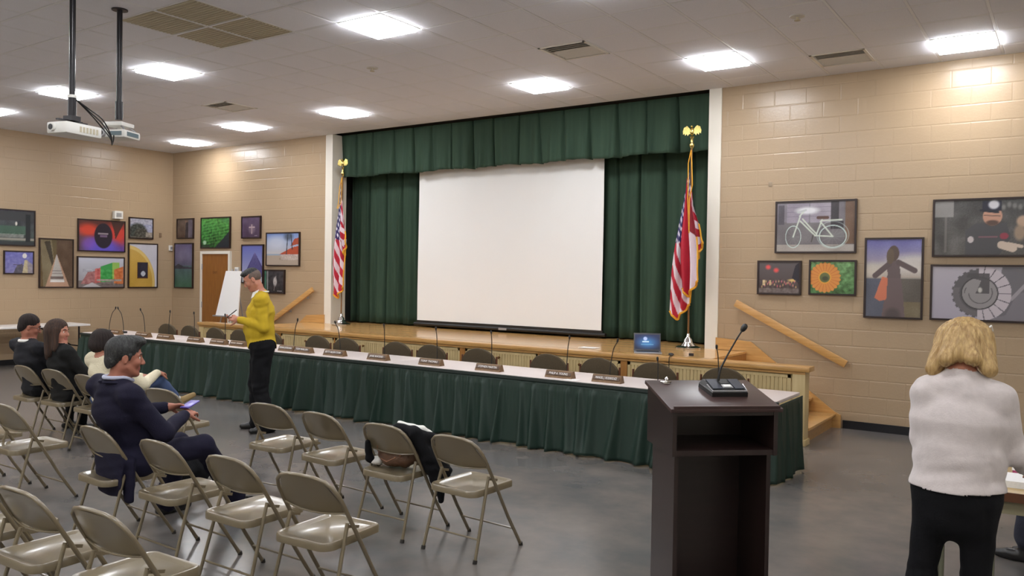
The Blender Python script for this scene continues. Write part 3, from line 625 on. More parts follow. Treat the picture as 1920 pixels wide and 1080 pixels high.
PICS = [('large framed photograph of a cream bicycle leaning on a grey wall', 'y', 13.205, 14.195, 2.165, 2.83, p_bike, 150),
 ('tall framed photograph of a woman in a long dress with arms spread at dusk', 'y', 14.295, 14.945, 1.38, 2.35, p_woman, 130),
 ('small framed night photograph of two red lights over a lit waterfront', 'y', 12.985, 13.545, 1.63, 2.07, p_night, 90),
 ('small framed photograph of an orange daisy on green', 'y', 13.64, 14.205, 1.64, 2.08, p_flower, 110),
 ('wide framed black and white photograph of a spiral staircase', 'y', 15.02, 16.12, 1.385, 2.03, p_spiral, 150),
 ('wide framed photograph of a man in a dark cap and gloves', 'y', 15.03, 16.13, 2.12, 2.785, p_chef, 130),
 ('large dark green framed photograph at the left edge of the left wall', 'x', -3.9, -2.91, 2.23, 2.91, p_green, 90),
 ('framed photograph of a pale statue against a violet sky, lowest at far left', 'x', -3.47, -2.93, 1.7, 2.14, p_lady, 80),
 ('tall brown framed photograph of a white triangular stairway', 'x', -2.84, -2.18, 1.44, 2.40, p_tri, 90),
 ('framed photograph of a dark round shape glowing red and violet', 'x', -2.10, -1.11, 2.17, 2.82, p_red, 90),
 ('framed photograph of a colourful street with a green house', 'x', -2.11, -1.12, 1.43, 2.07, p_street, 100),
 ('tall framed photograph of a yellow wall with arch and dark window', 'x', -1.04, -.37, 1.43, 2.38, p_arch, 80),
 ('small framed photograph of a dark tree under a pale sky', 'x', -1.03, -.48, 2.47, 2.92, p_tree, 70),
 ('small dim brown framed photograph in the room corner, top', 'y', .2, .8, 2.5, 2.94, p_small, 60),
 ('tall narrow framed photograph of a green lake under violet clouds', 'y', .12, .79, 1.43, 2.41, p_lake, 80),
 ('framed photograph of a bright green leaf above the oak door', 'y', 1.06, 2.05, 2.285, 2.94, p_leaf, 90),
 ('small dark violet framed photograph of a pale glowing cross', 'y', 2.41, 3.01, 2.48, 2.93, p_cross, 60),
 ('framed photograph of a violet glass tower just above the standing man', 'y', 2.42, 3.10, 1.58, 2.36, p_pyr, 80),
 ('framed photograph of a beach hut with a red roof and palms', 'y', 3.18, 4.16, 1.93, 2.59, p_beach, 90),
 ('small dark framed photograph of a white figure, behind the standing man', 'y', 3.12, 3.74, 1.39, 1.86, p_dark, 60)]
for a in PICS: picture(*a)
# ---------------------------------------------------------------- council tables in a row, skirt, microphones, nameplates
TZ = .745
TX0, TX1, TY0, TY1 = 2.55, 14.25, -3.34, -2.6
tl = (TX1 - TX0) / 5
tp = thing('folding_table', '', 'table', (0, 0, 0))
B().box(-tl / 2 + .002, tl / 2 - .002, -.37, .37, -.03, 0, bev=.006).build('tabletop', M_table, tp, 40)
for sx in (-1, 1):
    for sy in (-1, 1):
        B().tube([(sx * (tl / 2 - .25), sy * .28, -.03), (sx * (tl / 2 - .25), sy * .28, -TZ + .001)], .016, 10).build('leg', M_blackm, tp, True)
    B().tube([(sx * (tl / 2 - .25), -.28, -.35), (sx * (tl / 2 - .25), .28, -.35)], .011, 8).build('leg_brace', M_blackm, tp, True)
used = [False]
tn = ['leftmost pale table of the long row, with the crossed pair of microphones', 'second pale table from the left in the long skirted row', 'middle pale table of the long row, beside the standing man', 'second pale table from the right in the long skirted row', 'rightmost pale table of the long row, partly behind the lectern']
for k in range(5):
    place(tp, used, (TX0 + tl * (k + .5), (TY0 + TY1) / 2, TZ), 0, tn[k], 'council tables in a row')

def skirt(name, label):
    # path round left end, front, right end
    P = [(TX0 - .015, TY1), (TX0 - .015, TY0 - .02), (TX1 + .015, TY0 - .02), (TX1 + .015, TY1 + .05)]
    pts = []; nr = []; step = .011
    for (a, b), nn in zip(zip(P[:-1], P[1:]), ((-1, 0), (0, -1), (1, 0))):
        Ln = math.dist(a, b); n = int(Ln / step)
        for i in range(n): t = i / n; pts.append((a[0] + (b[0] - a[0]) * t, a[1] + (b[1] - a[1]) * t)); nr.append(nn)
    pts = np.array(pts); nr = np.array(nr, float)
    for _ in range(8): nr[1:-1] = (nr[:-2] + nr[1:-1] * 2 + nr[2:]) / 4
    n = len(pts); s_ = np.arange(n) * step; r = np.random.default_rng(4)
    L = s_[-1]; cent = np.cumsum(r.uniform(.13, .30, 120)); cent = cent[cent < L]; amp = r.uniform(.5, 1.2, len(cent)); wd = r.uniform(.02, .05, len(cent)); sl = r.uniform(-.09, .09, len(cent))
    c2 = np.cumsum(r.uniform(.03, .06, 500)); c2 = c2[c2 < L]; a2 = r.uniform(.4, 1, len(c2))
    nz = 22; V = np.zeros((nz, n, 3))
    for i in range(nz):
        t = i / (nz - 1); dn = 1 - t
        big = np.zeros(n); small = np.zeros(n)
        for c, a, w_, q_ in zip(cent, amp, wd, sl):
            u = (s_ - c - q_ * dn) / (w_ * (.5 + .8 * dn)); m = np.abs(u) < 3; big[m] += a * np.exp(-u[m] ** 2)
        for c, a in zip(c2, a2):
            u = (s_ - c) / .012; m = np.abs(u) < 3; small[m] += a * np.exp(-u[m] ** 2)
        top = np.clip((t - .82) / .18, 0, 1)
        if t > .93: off = .012 * small * .4
        else: off = .095 * np.minimum(big, 1.15) * dn ** 1.15 + .025 * np.minimum(big, 1.2) + .014 * small * np.clip((t - .35) / .55, 0, 1) + .035 * dn + .010 * np.sin(s_ * 21 + 2 * dn) * dn
        hem = .012 * np.sin(s_ * 7.3) * (dn ** 4)
        V[i, :, :2] = pts + nr * (off * np.where(np.abs(nr[:, 0]) > .5, .35, 1.0))[:, None]
        V[i, :, 2] = .014 + (TZ - .034 - .014) * t + hem * .6
    idx = np.arange(nz * n).reshape(nz, n)
    f = np.stack([idx[:-1, :-1], idx[:-1, 1:], idx[1:, 1:], idx[1:, :-1]], -1).reshape(-1, 4)
    me = bpy.data.meshes.new('skirt_cloth'); me.from_pydata(V.reshape(-1, 3).tolist(), [], f.tolist()); me.materials.append(M_skirt)
    me.polygons.foreach_set('use_smooth', [True] * len(me.polygons))
    t = thing(name, label, 'table skirt', ((TX0 + TX1) / 2, TY0 - .02, 0))
    me.transform(Matrix.Translation((-(TX0 + TX1) / 2, -TY0 + .02, 0)))
    o = link('skirt_cloth', me, t); sm = o.modifiers.new('thick', 'SOLIDIFY'); sm.thickness = .003
    q = B(); q.box(TX0 - .02, TX1 + .02, TY0 - .035, TY0 - .012, TZ - .038, TZ - .005, Matrix.Translation((-(TX0 + TX1) / 2, -TY0 + .02, 0)))
    q.build('clip_band', mat('dark_green_band', (30, 40, 36), .6), t)
    return t
skirt('table_skirt', 'long dark green gathered skirt hanging round the front of the table row')

mp = thing('gooseneck_microphone', '', 'microphone')
B().box(-.055, .055, -.05, .05, 0, .032, bev=.008).build('base', M_black, mp, 40)
B().box(-.02, .02, -.052, -.02, .03, .034).build('button', M_silver, mp)
mics = [(2.72, .22), (3.17, -.14), (3.80, -.10), (4.46, .06), (5.14, .01), (5.90, .02), (7.43, .09), (8.35, -.08), (9.15, 0), (10.02, -.01), (10.84, 0), (11.85, .04), (12.38, .09), (12.93, 0), (13.57, -.02)]
ml = ['leftmost table microphone, its stem leaning right across its neighbour', 'table microphone leaning left, second from the left end', 'third table microphone from the left, stem leaning left', 'table microphone in front of the room corner', 'table microphone between the narrow lake picture and the oak door', 'table microphone right in front of the man in mustard sweater, by his hands', 'table microphone just right of the man in mustard sweater, leaning right', 'table microphone below the left flag, leaning left', 'upright table microphone in front of the left green curtain', 'table microphone below the left part of the white screen', 'upright table microphone below the middle of the white screen', 'table microphone below the right part of the white screen', 'table microphone below the right edge of the screen, leaning right', 'short table microphone to the right of the laptop', 'thin table microphone seen just behind the lectern microphone']
used = [False]; M_fm = M_black
mts = [place(mp, used, (x, -2.98, TZ + .001), 0, lb, 'gooseneck microphones on the long table') for (x, lean), lb in zip(mics, ml)]
for (x, lean), t in zip(mics, mts):
    hz = .44 if abs(x - 12.93) > .01 else .28
    pts = [(0, .015, .03), (lean * .1, .014, hz * .35), (lean * .45, .01, hz * .72), (lean, 0, hz - .04)]
    B().tube(curve(pts, 5), .0052, 8).build('gooseneck', M_black, t, True)
    B().tube([(lean, 0, hz - .045), (lean * 1.02, -.002, hz - .035), (lean * 1.08, -.004, hz - .01), (lean * 1.1, -.005, hz)], [.006, .011, .012, .006], 10).build('mic_head', M_black, t, True)
plates = [(2.76, 3.0, ''), (3.22, 3.48, ''), (3.95, 4.3, ''), (4.55, 4.9, ''), (5.34, 5.66, ''), (5.90, 6.24, ''), (6.36, 6.68, ''), (7.42, 7.72, 'DEAN JORDAN'), (7.74, 8.05, 'TOM WALLEN'), (8.31, 8.67, 'BETTY ALLEN COOK'), (9.10, 9.42, 'JANE RHODES'), (9.95, 10.28, 'TONY THOMAS'), (10.80, 11.14, 'STEPHEN MARTIN'), (11.74, 12.07, 'PHILIP A. YOUNG'), (12.31, 12.64, 'MANUEL J. RODRIGUEZ')]
pl = ['wooden nameplate at the far left end of the long table', 'wooden nameplate below the crossed pair of microphones', 'wooden nameplate just above the grey-haired man in the navy suit', 'fourth wooden nameplate from the left, in front of the room corner', 'wooden nameplate below the narrow lake picture', 'wooden nameplate in front of the oak door', 'wooden nameplate touching the hip of the man in mustard sweater',
      'left one of two touching nameplates right of the man in mustard sweater', 'right one of two touching nameplates right of the man in mustard sweater', 'wooden nameplate below the left flag', 'wooden nameplate below the left green curtain', 'wooden nameplate below the left half of the screen', 'wooden nameplate below the middle of the screen', 'wooden nameplate below the right part of the screen, second from the lectern', 'wooden nameplate nearest the lectern']
for (a, b, s), lb in zip(plates, pl):
    w_ = (b - a); t = thing('nameplate', lb, 'nameplate', ((a + b) / 2, -3.19, TZ + .001), 0, 'wooden nameplates on the long table')
    B().prism([(-.05, 0), (.05, 0), (.02, .075), (-.012, .075)], -w_ / 2, w_ / 2, 'x').build('block', M_plate, t)
    tilt = Matrix.Translation((0, -.036, .046)) @ Matrix.Rotation(math.atan2(.075, .038), 4, 'X')
    B().box(-w_ / 2 + .012, w_ / 2 - .012, -.018, .018, 0, .002, tilt).build('label_strip', M_platel, t)
    if s:
        text(s, .036, M_paper, tilt @ Matrix.Translation((0, 0, .0025)), 'lettering', t, sx=min(1, (w_ - .035) / (.024 * len(s))))
    else:
        q = B(); m_ = w_ - .06; q.box(-m_ / 2, -m_ * .08, -.008, .008, 0, .001, tilt @ Matrix.Translation((0, 0, .002))).box(0, m_ / 2, -.008, .008, 0, .001, tilt @ Matrix.Translation((0, 0, .002))); q.build('faint_lettering', mat('plate_lettering', (176, 160, 146), .6), t)
tag(B().box(12.02, 12.17, -3.33, -3.20, TZ + .001, TZ + .003).build('paper_slip', M_paper), 'dark-edged slip of paper on the table edge between the two nameplates near the lectern', 'paper')

# upholstered chairs behind the table
cp = thing('upholstered_chair', '', 'chair')
def rrect(w_, h_, r, n=5):
    o = []
    for cx, cz, a0 in ((w_ / 2 - r, h_ / 2 - r, 0), (-w_ / 2 + r, h_ / 2 - r, 90), (-w_ / 2 + r, -h_ / 2 + r, 180), (w_ / 2 - r, -h_ / 2 + r, 270)):
        for k in range(n + 1): a = math.radians(a0 + 90 * k / n); o.append((cx + r * math.cos(a), cz + r * math.sin(a)))
    return o
q = B()
rows = []
for d, sc in ((-.03, .86), (-.022, .97), (0, 1.0), (.022, .97), (.03, .86)):
    rows.append([(x * sc, .21 + d + .18 * x * x - .05 * z, z * sc + .66) for x, z in ([( .27 * math.cos(a) * (1 if math.sin(a) < 0 else 1), (.20 * math.sin(a)) if math.sin(a) > 0 else .19 * max(-1, 1.6 * math.sin(a))) for a in np.linspace(0, 2 * PI, 40, endpoint=False)])])
vs = [p for r in rows for p in r]; n = 40
fs = [(i * n + k, i * n + (k + 1) % n, (i + 1) * n + (k + 1) % n, (i + 1) * n + k) for i in range(4) for k in range(n)] + [tuple(range(n))[::-1], tuple(4 * n + k for k in range(n))]
q.add(vs, fs); q.build('backrest', M_fabric, cp, True)
q = B(); q.prism(rrect(.50, .46, .1), .40, .47, 'z', Matrix.Translation((0, -.04, 0))); q.build('seat', M_fabric, cp, 40)
for s in (-1, 1):
    B().tube([(s * .25, .30, .0), (s * .26, .22, .42), (s * .272, .225, .60), (s * .272, .225, .76)], [.014, .015, .015, .012], 8).build('back_post', M_cframe, cp, True)
    B().tube([(s * .25, -.25, .0), (s * .25, -.22, .42)], .013, 8).build('leg', M_cframe, cp, True)
    B().tube([(s * .25, -.22, .40), (s * .26, .22, .40)], .012, 8).build('side_rail', M_cframe, cp, True)
used = [False]
cx = [(2.96, .05), (3.62, 0), (4.34, 0), (4.98, 0), (5.80, 0), (6.85, 0), (7.48, .0), (8.48, 0), (9.12, 0), (9.95, 0), (11.02, 0), (11.72, 0), (12.47, 0), (13.26, 0)]
cl = ['upholstered brown chair behind the left end of the long table, taller than its neighbour', 'upholstered brown chair behind the table, in front of the room corner', 'upholstered brown chair below the oak door', 'upholstered brown chair left of the man in mustard sweater, by his elbow', 'upholstered brown chair mostly hidden behind the man in mustard sweater', 'first upholstered brown chair right of the man in mustard sweater', 'second upholstered brown chair right of the man in mustard sweater', 'upholstered brown chair below the left green curtain, left one of its pair', 'upholstered brown chair below the left edge of the screen', 'upholstered brown chair alone below the middle of the screen', 'upholstered brown chair below the right half of the screen', 'upholstered brown chair below the right edge of the screen', 'upholstered brown chair below the laptop', 'upholstered brown chair behind the lectern microphone']
for (x, dz), lb in zip(cx, cl): place(cp, used, (x, -2.22 + rng.uniform(-.02, .02), dz * 0), PI * 0 + rng.uniform(-.05, .05), lb, 'upholstered chairs behind the long table')

# ---------------------------------------------------------------- metal folding chairs
fc = thing('folding_chair', '', 'chair')
left = [(-.23, .235, .015), (-.226, .10, .225), (-.224, -.02, .435), (-.222, -.13, .62), (-.216, -.165, .68), (-.195, -.193, .728), (-.155, -.208, .757), (-.09, -.216, .771), (0, -.219, .775)]
path = left + [(-x, y, z) for x, y, z in left[-2::-1]]
B().tube(path, .0115, 12).build('main_frame', M_chair, fc, True)
for s in (-1, 1):
    B().tube([(s * .203, -.085, .525), (s * .206, -.10, .48), (s * .225, -.235, .015)], .0105, 10).build('rear_leg', M_chair, fc, True)
    B().tube([(s * .23, .237, .022), (s * .23, .243, .0)], .0145, 10).build('foot_cap', M_rubber, fc, 40)
    B().tube([(s * .225, -.233, .022), (s * .225, -.239, .0)], .0145, 10).build('foot_cap', M_rubber, fc, 40)
    B().box(-.0025, .0025, -.045, .045, -.008, .008, Matrix.Translation((s * .213, -.05, .50)) @ Matrix.Rotation(-.25, 4, 'X')).build('link_plate', M_chair, fc)
B().tube([(-.228, .155, .135), (.228, .155, .135)], .0065, 8).build('front_stretcher', M_chair, fc, True)
B().tube([(-.22, -.195, .14), (.22, -.195, .14)], .0065, 8).build('rear_stretcher', M_chair, fc, True)
# backrest: dished sheet that wraps the arch
q = B(); n = 22; mrow = 12
def arch(u):   # u -1..1 top edge of the panel
    x = u * .212; t = abs(u)
    z = .771 - .012 * t ** 2 - .135 * max(0, (t - .52) / .48) ** 2.4
    return x, z
for f_ in (0, 1):
    base = len(q.v)
    for i in range(mrow + 1):
        for k in range(n + 1):
            u = -1 + 2 * k / n; x, zt = arch(u); zb = .585 - .018 * (1 - u * u)
            z = zb + (zt - zb) * i / mrow; yy = -.02 - .595 * (z - .435) if z < .62 else -.13 - (z - .62) * .575
            yy -= .022 * (1 - u * u) * (1 - .3 * i / mrow)
            q.v.append((x * .99, yy - .003 + f_ * .006, z))
    for i in range(mrow):
        for k in range(n): a = base + i * (n + 1) + k; q.f.append((a, a + 1, a + n + 2, a + n + 1)); q.m.append(0)
q.build('backrest', M_chair, fc, True)
B().tube([(-.214 + .428 * k / 14, -.116 - .022 * (1 - (-1 + k / 7) ** 2), .585 - .018 * (1 - (-1 + k / 7) ** 2)) for k in range(15)], .005, 8).build('back_hem', M_chair, fc, True)
# seat: pan with rolled edge
def seat_outline(o=0):
    pts = []
    for cx_, cy_, r, a0 in ((.195 - .05 - o * 0, .225 - .06, .05 - o, 0), (-.195 + .05, .225 - .06, .05 - o, 90), (-.2 + .07, -.235 + .07, .07 - o, 180), (.2 - .07, -.235 + .07, .07 - o, 270)):
        for k in range(7): a = math.radians(a0 + 15 * k); pts.append((cx_ + r * math.cos(a) , cy_ + r * math.sin(a)))
    return pts
q = B(); L0 = [seat_outline(0), seat_outline(0), seat_outline(.006), seat_outline(.03), seat_outline(.045)]
zz = [.405, .438, .446, .446, .437]
for ol, z in zip(L0, zz): q.v += [(x, y, z + .012 * max(0, y) ** 1 * .5) for x, y in ol]
n = 28
for i in range(4):
    for k in range(n): q.f.append((i * n + k, i * n + (k + 1) % n, (i + 1) * n + (k + 1) % n, (i + 1) * n + k)); q.m.append(0)
q.f.append(tuple(4 * n + k for k in range(n))); q.m.append(0); q.f.append(tuple(range(n))[::-1]); q.m.append(0)
q.build('seat', M_chair, fc, 50)
G1, G2, G3 = 'folding chairs of the front row', 'folding chairs of the second row', 'folding chairs of the third row'
FCH = [(13.10, -6.30, -3, 'empty beige folding chair at the right end of the front row, closest to the lectern', G1),
 (12.45, -6.28, -1, 'beige folding chair holding the brown bag and black jacket', G1),
 (11.76, -6.24, -3, 'empty beige folding chair left of the one with the brown bag', G1),
 (11.10, -6.21, 4, 'empty beige folding chair by the feet of the man in mustard sweater', G1),
 (9.72, -6.27, 8, 'empty beige folding chair just beyond the hands of the man in the navy suit', G1),
 (8.35, -6.19, 0, 'beige folding chair under the short-haired woman in cream', G1),
 (7.66, -6.17, 4, 'beige folding chair under the long-haired woman in black', G1),
 (7.12, -6.2, 0, 'beige folding chair under the man with white collar and glasses', G1),
 (13.09, -7.58, 4, 'empty beige folding chair at the right end of the second row, bottom centre-left', G2),
 (12.46, -7.57, 0, 'empty beige folding chair second from the right in the second row', G2),
 (11.76, -7.56, -1, 'empty beige folding chair directly right of the man in the navy suit', G2),
 (11.04, -7.56, -2, 'beige folding chair under the man in the navy suit', G2),
 (9.62, -7.50, 1, 'empty beige folding chair in the second row left of the man in the navy suit', G2),
 (8.91, -7.52, 0, 'beige folding chair cut by the left edge, in the second row', G2),
 (12.87, -8.56, 2, 'beige folding chair nearest the camera, its back at the bottom left centre', G3),
 (12.25, -8.60, 2, 'beige folding chair at the bottom left, second from the right in the third row', G3),
 (11.62, -8.58, 0, 'beige folding chair in the bottom left corner, mostly out of frame', G3)]
used = [False]
for x, y, a, lb, g_ in FCH: place(fc, used, (x, y, 0), math.radians(a), lb, g_)

# ---------------------------------------------------------------- lectern
Yl = math.radians(42); Rz = Matrix.Rotation(Yl, 4, 'Z')
lip = Vector((14.939, -6.577, 0)); 
t = thing('lectern', 'dark walnut lectern with open shelves and sloped top in the right foreground', 'lectern', lip, Yl)
B().box(-.284, -.262, .012, .44, .80, 1.175).build('upper_side', M_lect, t)
B().box(.262, .284, .012, .44, .80, 1.175).build('upper_side', M_lect, t)
t2 = kids(t)
for o in t2: pass
def sloped(name, x0, x1, y0, y1, z0, za, zb, m):   # box whose top slopes from za (y0) to zb (y1)
    vs = [(x0, y0, z0), (x1, y0, z0), (x1, y1, z0), (x0, y1, z0), (x0, y0, za), (x1, y0, za), (x1, y1, zb), (x0, y1, zb)]
    q = B(); q.add(vs, [(3, 2, 1, 0), (4, 5, 6, 7), (0, 1, 5, 4), (1, 2, 6, 5), (2, 3, 7, 6), (3, 0, 4, 7)]); return q.build(name, m, t)
for o in t2: bpy.data.objects.remove(o)
TA, TB, YB = 1.148, 1.232, .44
sl = (TB - TA) / YB
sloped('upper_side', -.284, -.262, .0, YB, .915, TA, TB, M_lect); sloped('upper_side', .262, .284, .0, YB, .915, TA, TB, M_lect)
sloped('upper_back', -.262, .262, YB - .02, YB, .915, TB - .004, TB, M_lect)
B().box(-.262, .262, .004, YB - .02, .918, .945).build('shelf', M_lect, t)
B().box(-.262, .262, .004, .03, 1.125, 1.147).build('front_rail', M_lect, t)
B().box(-.262, -.240, .03, .40, .0, .917).build('lower_side', M_lect, t); B().box(.240, .262, .03, .40, .0, .917).build('lower_side', M_lect, t)
B().box(-.24, .24, .382, .40, .0, .917).build('lower_back', M_lect, t)
B().box(-.24, .24, .04, .382, .10, .125).build('bottom_shelf', M_lect, t)
B().box(-.24, .24, .05, .07, .0, .10).build('kick_panel', M_lect, t)
TOP = Matrix.Translation((0, -.02, TA + .001 - .02 * sl)) @ Matrix.Rotation(math.atan(sl), 4, 'X')
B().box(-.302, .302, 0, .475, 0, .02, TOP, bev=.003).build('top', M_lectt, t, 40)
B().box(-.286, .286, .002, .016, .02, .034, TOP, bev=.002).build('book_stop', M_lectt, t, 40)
TW = Matrix.Translation(lip) @ Rz @ TOP
def on_top(x, y, z=.0205): return TW @ Matrix.Translation((x, y, z))
tm = thing('lectern_microphone', 'black and silver desk microphone standing on the lectern top', 'microphone'); tm.matrix_world = on_top(.085, .27)
q = B(); q.prism([(-.10, -.085), (.10, -.085), (.115, .085), (-.115, .085)], 0, .022, 'z'); q.build('base', M_black, tm)
vs = [(-.10, -.085, .0225), (.10, -.085, .0225), (.115, .085, .0225), (-.115, .085, .0225), (-.09, -.07, .034), (.09, -.07, .034), (.10, .07, .05), (-.10, .07, .05)]
q = B(); q.add(vs, [(3, 2, 1, 0), (4, 5, 6, 7), (0, 1, 5, 4), (1, 2, 6, 5), (2, 3, 7, 6), (3, 0, 4, 7)]); q.build('housing', M_black, tm); B().tube([(-.10, .0, .040), (-.096, -.078, .03), (.096, -.078, .03), (.104, .0, .040)], .0045, 8).build('silver_rim', M_silver, tm, True)
TS = Matrix.Translation((0, 0, .0425)) @ Matrix.Rotation(math.atan2(.016, .14), 4, 'X')
B().box(-.088, -.036, -.06, .06, 0, .004, TS).box(.036, .088, -.06, .06, 0, .004, TS).build('speaker_grille', mat('grille_dark_blue', (44, 48, 60), .4), tm)
B().box(-.024, .024, .0, .03, 0, .004, TS).build('display', M_black, tm)
B().box(-.028, .028, -.052, -.012, 0, .005, TS).build('button', M_silver, tm); B().box(-.02, .02, -.044, -.02, .005, .008, TS).build('button_cap', M_paper, tm)
# gooseneck in world space, leaning right
bw = on_top(.07, .32, .045).translation; inv = tm.matrix_world.inverted()
tip = Vector((14.935, -6.268, 1.578)) 
off = Vector((R_.x, R_.y, 0)).normalized()
neck = [bw, bw + Vector((0, 0, .04)), bw + off * .012 + Vector((0, 0, .09)), bw + off * .045 + Vector((0, 0, .16)), bw + off * .10 + Vector((0, 0, .26)), bw + off * .125 + Vector((0, 0, .30))]
tm2 = inv
B().tube([inv @ p for p in neck], [.009, .007, .0055, .005, .0045, .0045], 10).build('gooseneck', M_black, tm, True)
e = neck[-1]; dv = (neck[-1] - neck[-2]).normalized()
B().tube([inv @ (e + dv * s) for s in (-.005, .004, .018, .034, .042)], [.008, .013, .0165, .015, .007], 14).build('foam_windscreen', M_black, tm, True)
tc = thing('lapel_clip', 'small shiny metal clip lying on the left of the lectern top', 'clip'); tc.matrix_world = on_top(-.195, .42)
B().lathe([(.024, 0), (.026, .003), (.012, .006), (.007, .02), (.011, .026), (.004, .036)], 14).build('knob', M_chrome, tc, 40)
B().tube([(-.03, .01, .006), (.0, -.012, .012), (.03, .008, .006)], .005, 8).build('wings', M_chrome, tc, True)

# ---------------------------------------------------------------- flags
def flag(name, label, x, y, seed, kind=0, zt=3.45):
    t = thing(name, label, 'flag', (x, y, DZ + .001))
    q = B(); q.lathe([(.17, 0), (.17, .012), (.13, .03), (.10, .035), (.07, .075), (.06, .085), (.055, .12), (.025, .15), (.02, .2)], 28); q.build('floor_stand', M_chrome, t, 40)
    B().tube([(0, 0, .12), (0, 0, 2.72)], .0125, 12).build('pole', mat('pole_oak', (120, 84, 46), .3), t, True)
    B().lathe([(.013, 2.70), (.03, 2.73), (.034, 2.75), (.018, 2.78), (.016, 2.83), (.03, 2.86), (.01, 2.87)], 16).build('ferrule', M_gold, t, 40)
    e = B(); e.ell((0, 0, 2.93), (.03, .028, .055)); e.ell((.0, -.012, 2.995), (.017, .024, .017))
    e.build('eagle_body', M_gold, t, True)
    for s in (-1, 1):
        pts = [(0, 2.90), (s * .03, 2.97), (s * .07, 3.01), (s * .115, 2.99), (s * .13, 2.94), (s * .125, 2.895), (s * .105, 2.915), (s * .095, 2.88), (s * .075, 2.905), (s * .06, 2.875), (s * .04, 2.90)]
        e = B(); e.prism(pts if s > 0 else pts[::-1], -.006, .006, 'y'); e.build('eagle_wing', M_gold, t)
    return t
def flag_cloth(t, seed, W, ztop, zside, zbot, shift, paint, fold_a, name='flag_cloth', ypos=0., ang=0.):
    """cloth gathered on the pole: u runs from hoist to fly; the fly falls down in a slanting drape"""
    nu, nv = 90, 90; r = np.random.default_rng(seed); U, V = np.meshgrid(np.linspace(0, 1, nu), np.linspace(0, 1, nv))  # V 0 top
    # width grows from the pole top downwards
    z = ztop - V * (ztop - zbot) * (1 - .0 * U) - (1 - V) * U * (ztop - zside)
    sp = np.clip((ztop - z) / (ztop - zbot), 0, 1)
    width = W * (.10 + .9 * np.sin(np.clip(sp * 1.25, 0, 1) * PI / 2) ** 1.0)
    x = (U - .5) * width + shift * sp
    y = ypos + fold_a * (.25 + sp) * np.sin(U * 2 * PI * 2.6 + .8 + sp * .5) + .02 * np.sin(V * 7 + U * 5)
    z = z + V ** 3 * .34 * (np.abs(U - .35) - .12)
    z = z + .03 * (np.abs(((U * 3.0 + .3) % 1) - .5) - .25) * V
    c = paint(U, V)
    vs = np.stack([x * math.cos(ang) - y * math.sin(ang), x * math.sin(ang) + y * math.cos(ang) - .03, z], -1).reshape(-1, 3)
    idx = np.arange(nu * nv).reshape(nv, nu); f = np.stack([idx[:-1, :-1], idx[:-1, 1:], idx[1:, 1:], idx[1:, :-1]], -1).reshape(-1, 4)
    me = bpy.data.meshes.new(name); me.from_pydata(vs.tolist(), [], f.tolist()); me.materials.append(M_flag); me.polygons.foreach_set('use_smooth', [True] * len(me.polygons))
    colattr(me, lin(c).reshape(-1, 3)); o = link(name, me, t)
    sm = o.modifiers.new('thick', 'SOLIDIFY'); sm.thickness = .002; sm.offset = 0
    vv = vs.reshape(nv, nu, 3)
    fr = B(); edge = [tuple(vv[-1, k]) for k in range(0, nu, 3)] + [tuple(vv[-1, -1])]; fr.tube(edge, .016, 6)
    edge = [tuple(vv[k, -1]) for k in range(int(nv * .35), nv, 3)]; fr.tube(edge, .012, 6)
    fr.build('gold_fringe', M_fringe, o, True); return o
RED, WHI, BLU = np.array((178, 30, 52)), np.array((222, 206, 214)), np.array((46, 38, 92))
def us(U, V):
    """hanging from the pole: canton above, stripes running down the drape at a slant"""
    s = (U * 1.0 + V * 3.0) ; c = np.where((np.floor((V * 1.35 - U * .5 + 1) * 8.5) % 2 == 0)[..., None], RED, WHI).astype(float)
    can = (V < .50 - .10 * U) & (U < .66); c[can] = BLU
    du = ((U * 7.5 + np.floor(V * 20) % 2 * .5) % 1) - .5; dv = ((V * 20) % 1) - .5
    star = can & (np.hypot(du * .9, dv * 1.0) < .27); c[star] = (230, 226, 236); return c
def state(U, V):
    c = np.zeros(U.shape + (3,)) + RED; c[(U > .56)] = WHI; c[(U > .56) & (V < .36)] = (150, 44, 56); return c
tL = flag('national_flag', 'left flag on a gold eagle pole by the left white post of the stage', 5.40, -.12, 1)
flag_cloth(tL, 3, .34, 2.60, 2.15, .52, -.05, us, .028)
fl = flag_cloth(tL, 3, .13, 2.15, 1.9, 1.30, .12, lambda U, V: np.where((np.floor(V * 6) % 2 == 0)[..., None], WHI, RED).astype(float), .02, 'folded_fly', ypos=-.02)
tR = flag('national_flag', 'right pair of fringed flags on a gold eagle pole by the right white post', 12.10, -.16, 2)
flag_cloth(tR, 7, .33, 2.42, 2.1, .42, -.12, us, .028)
flag_cloth(tR, 8, .26, 2.30, 1.9, .74, .06, state, .035, 'second_flag_cloth', ypos=-.09)
flag_cloth(tR, 9, .14, 2.1, 1.9, 1.25, .14, lambda U, V: np.where((np.floor(V * 6) % 2 == 0)[..., None], WHI, RED).astype(float), .02, 'folded_fly', ypos=.0)
for tt, zz_ in ((tR, 1.35), (tL, 2.1)):
    q = B()
    for s in (-1, 1): q.tube([(0, -.02, 2.68), (s * .025, -.05, 2.5), (s * .03 + .03, -.1, 2.2), (s * .012 + .03, -.15, max(zz_, 2.0))] + ([(.05, -.16, 1.55)] if tt is tR else []), .007, 8)
    q.build('gold_cord', M_fringe, tt, True)

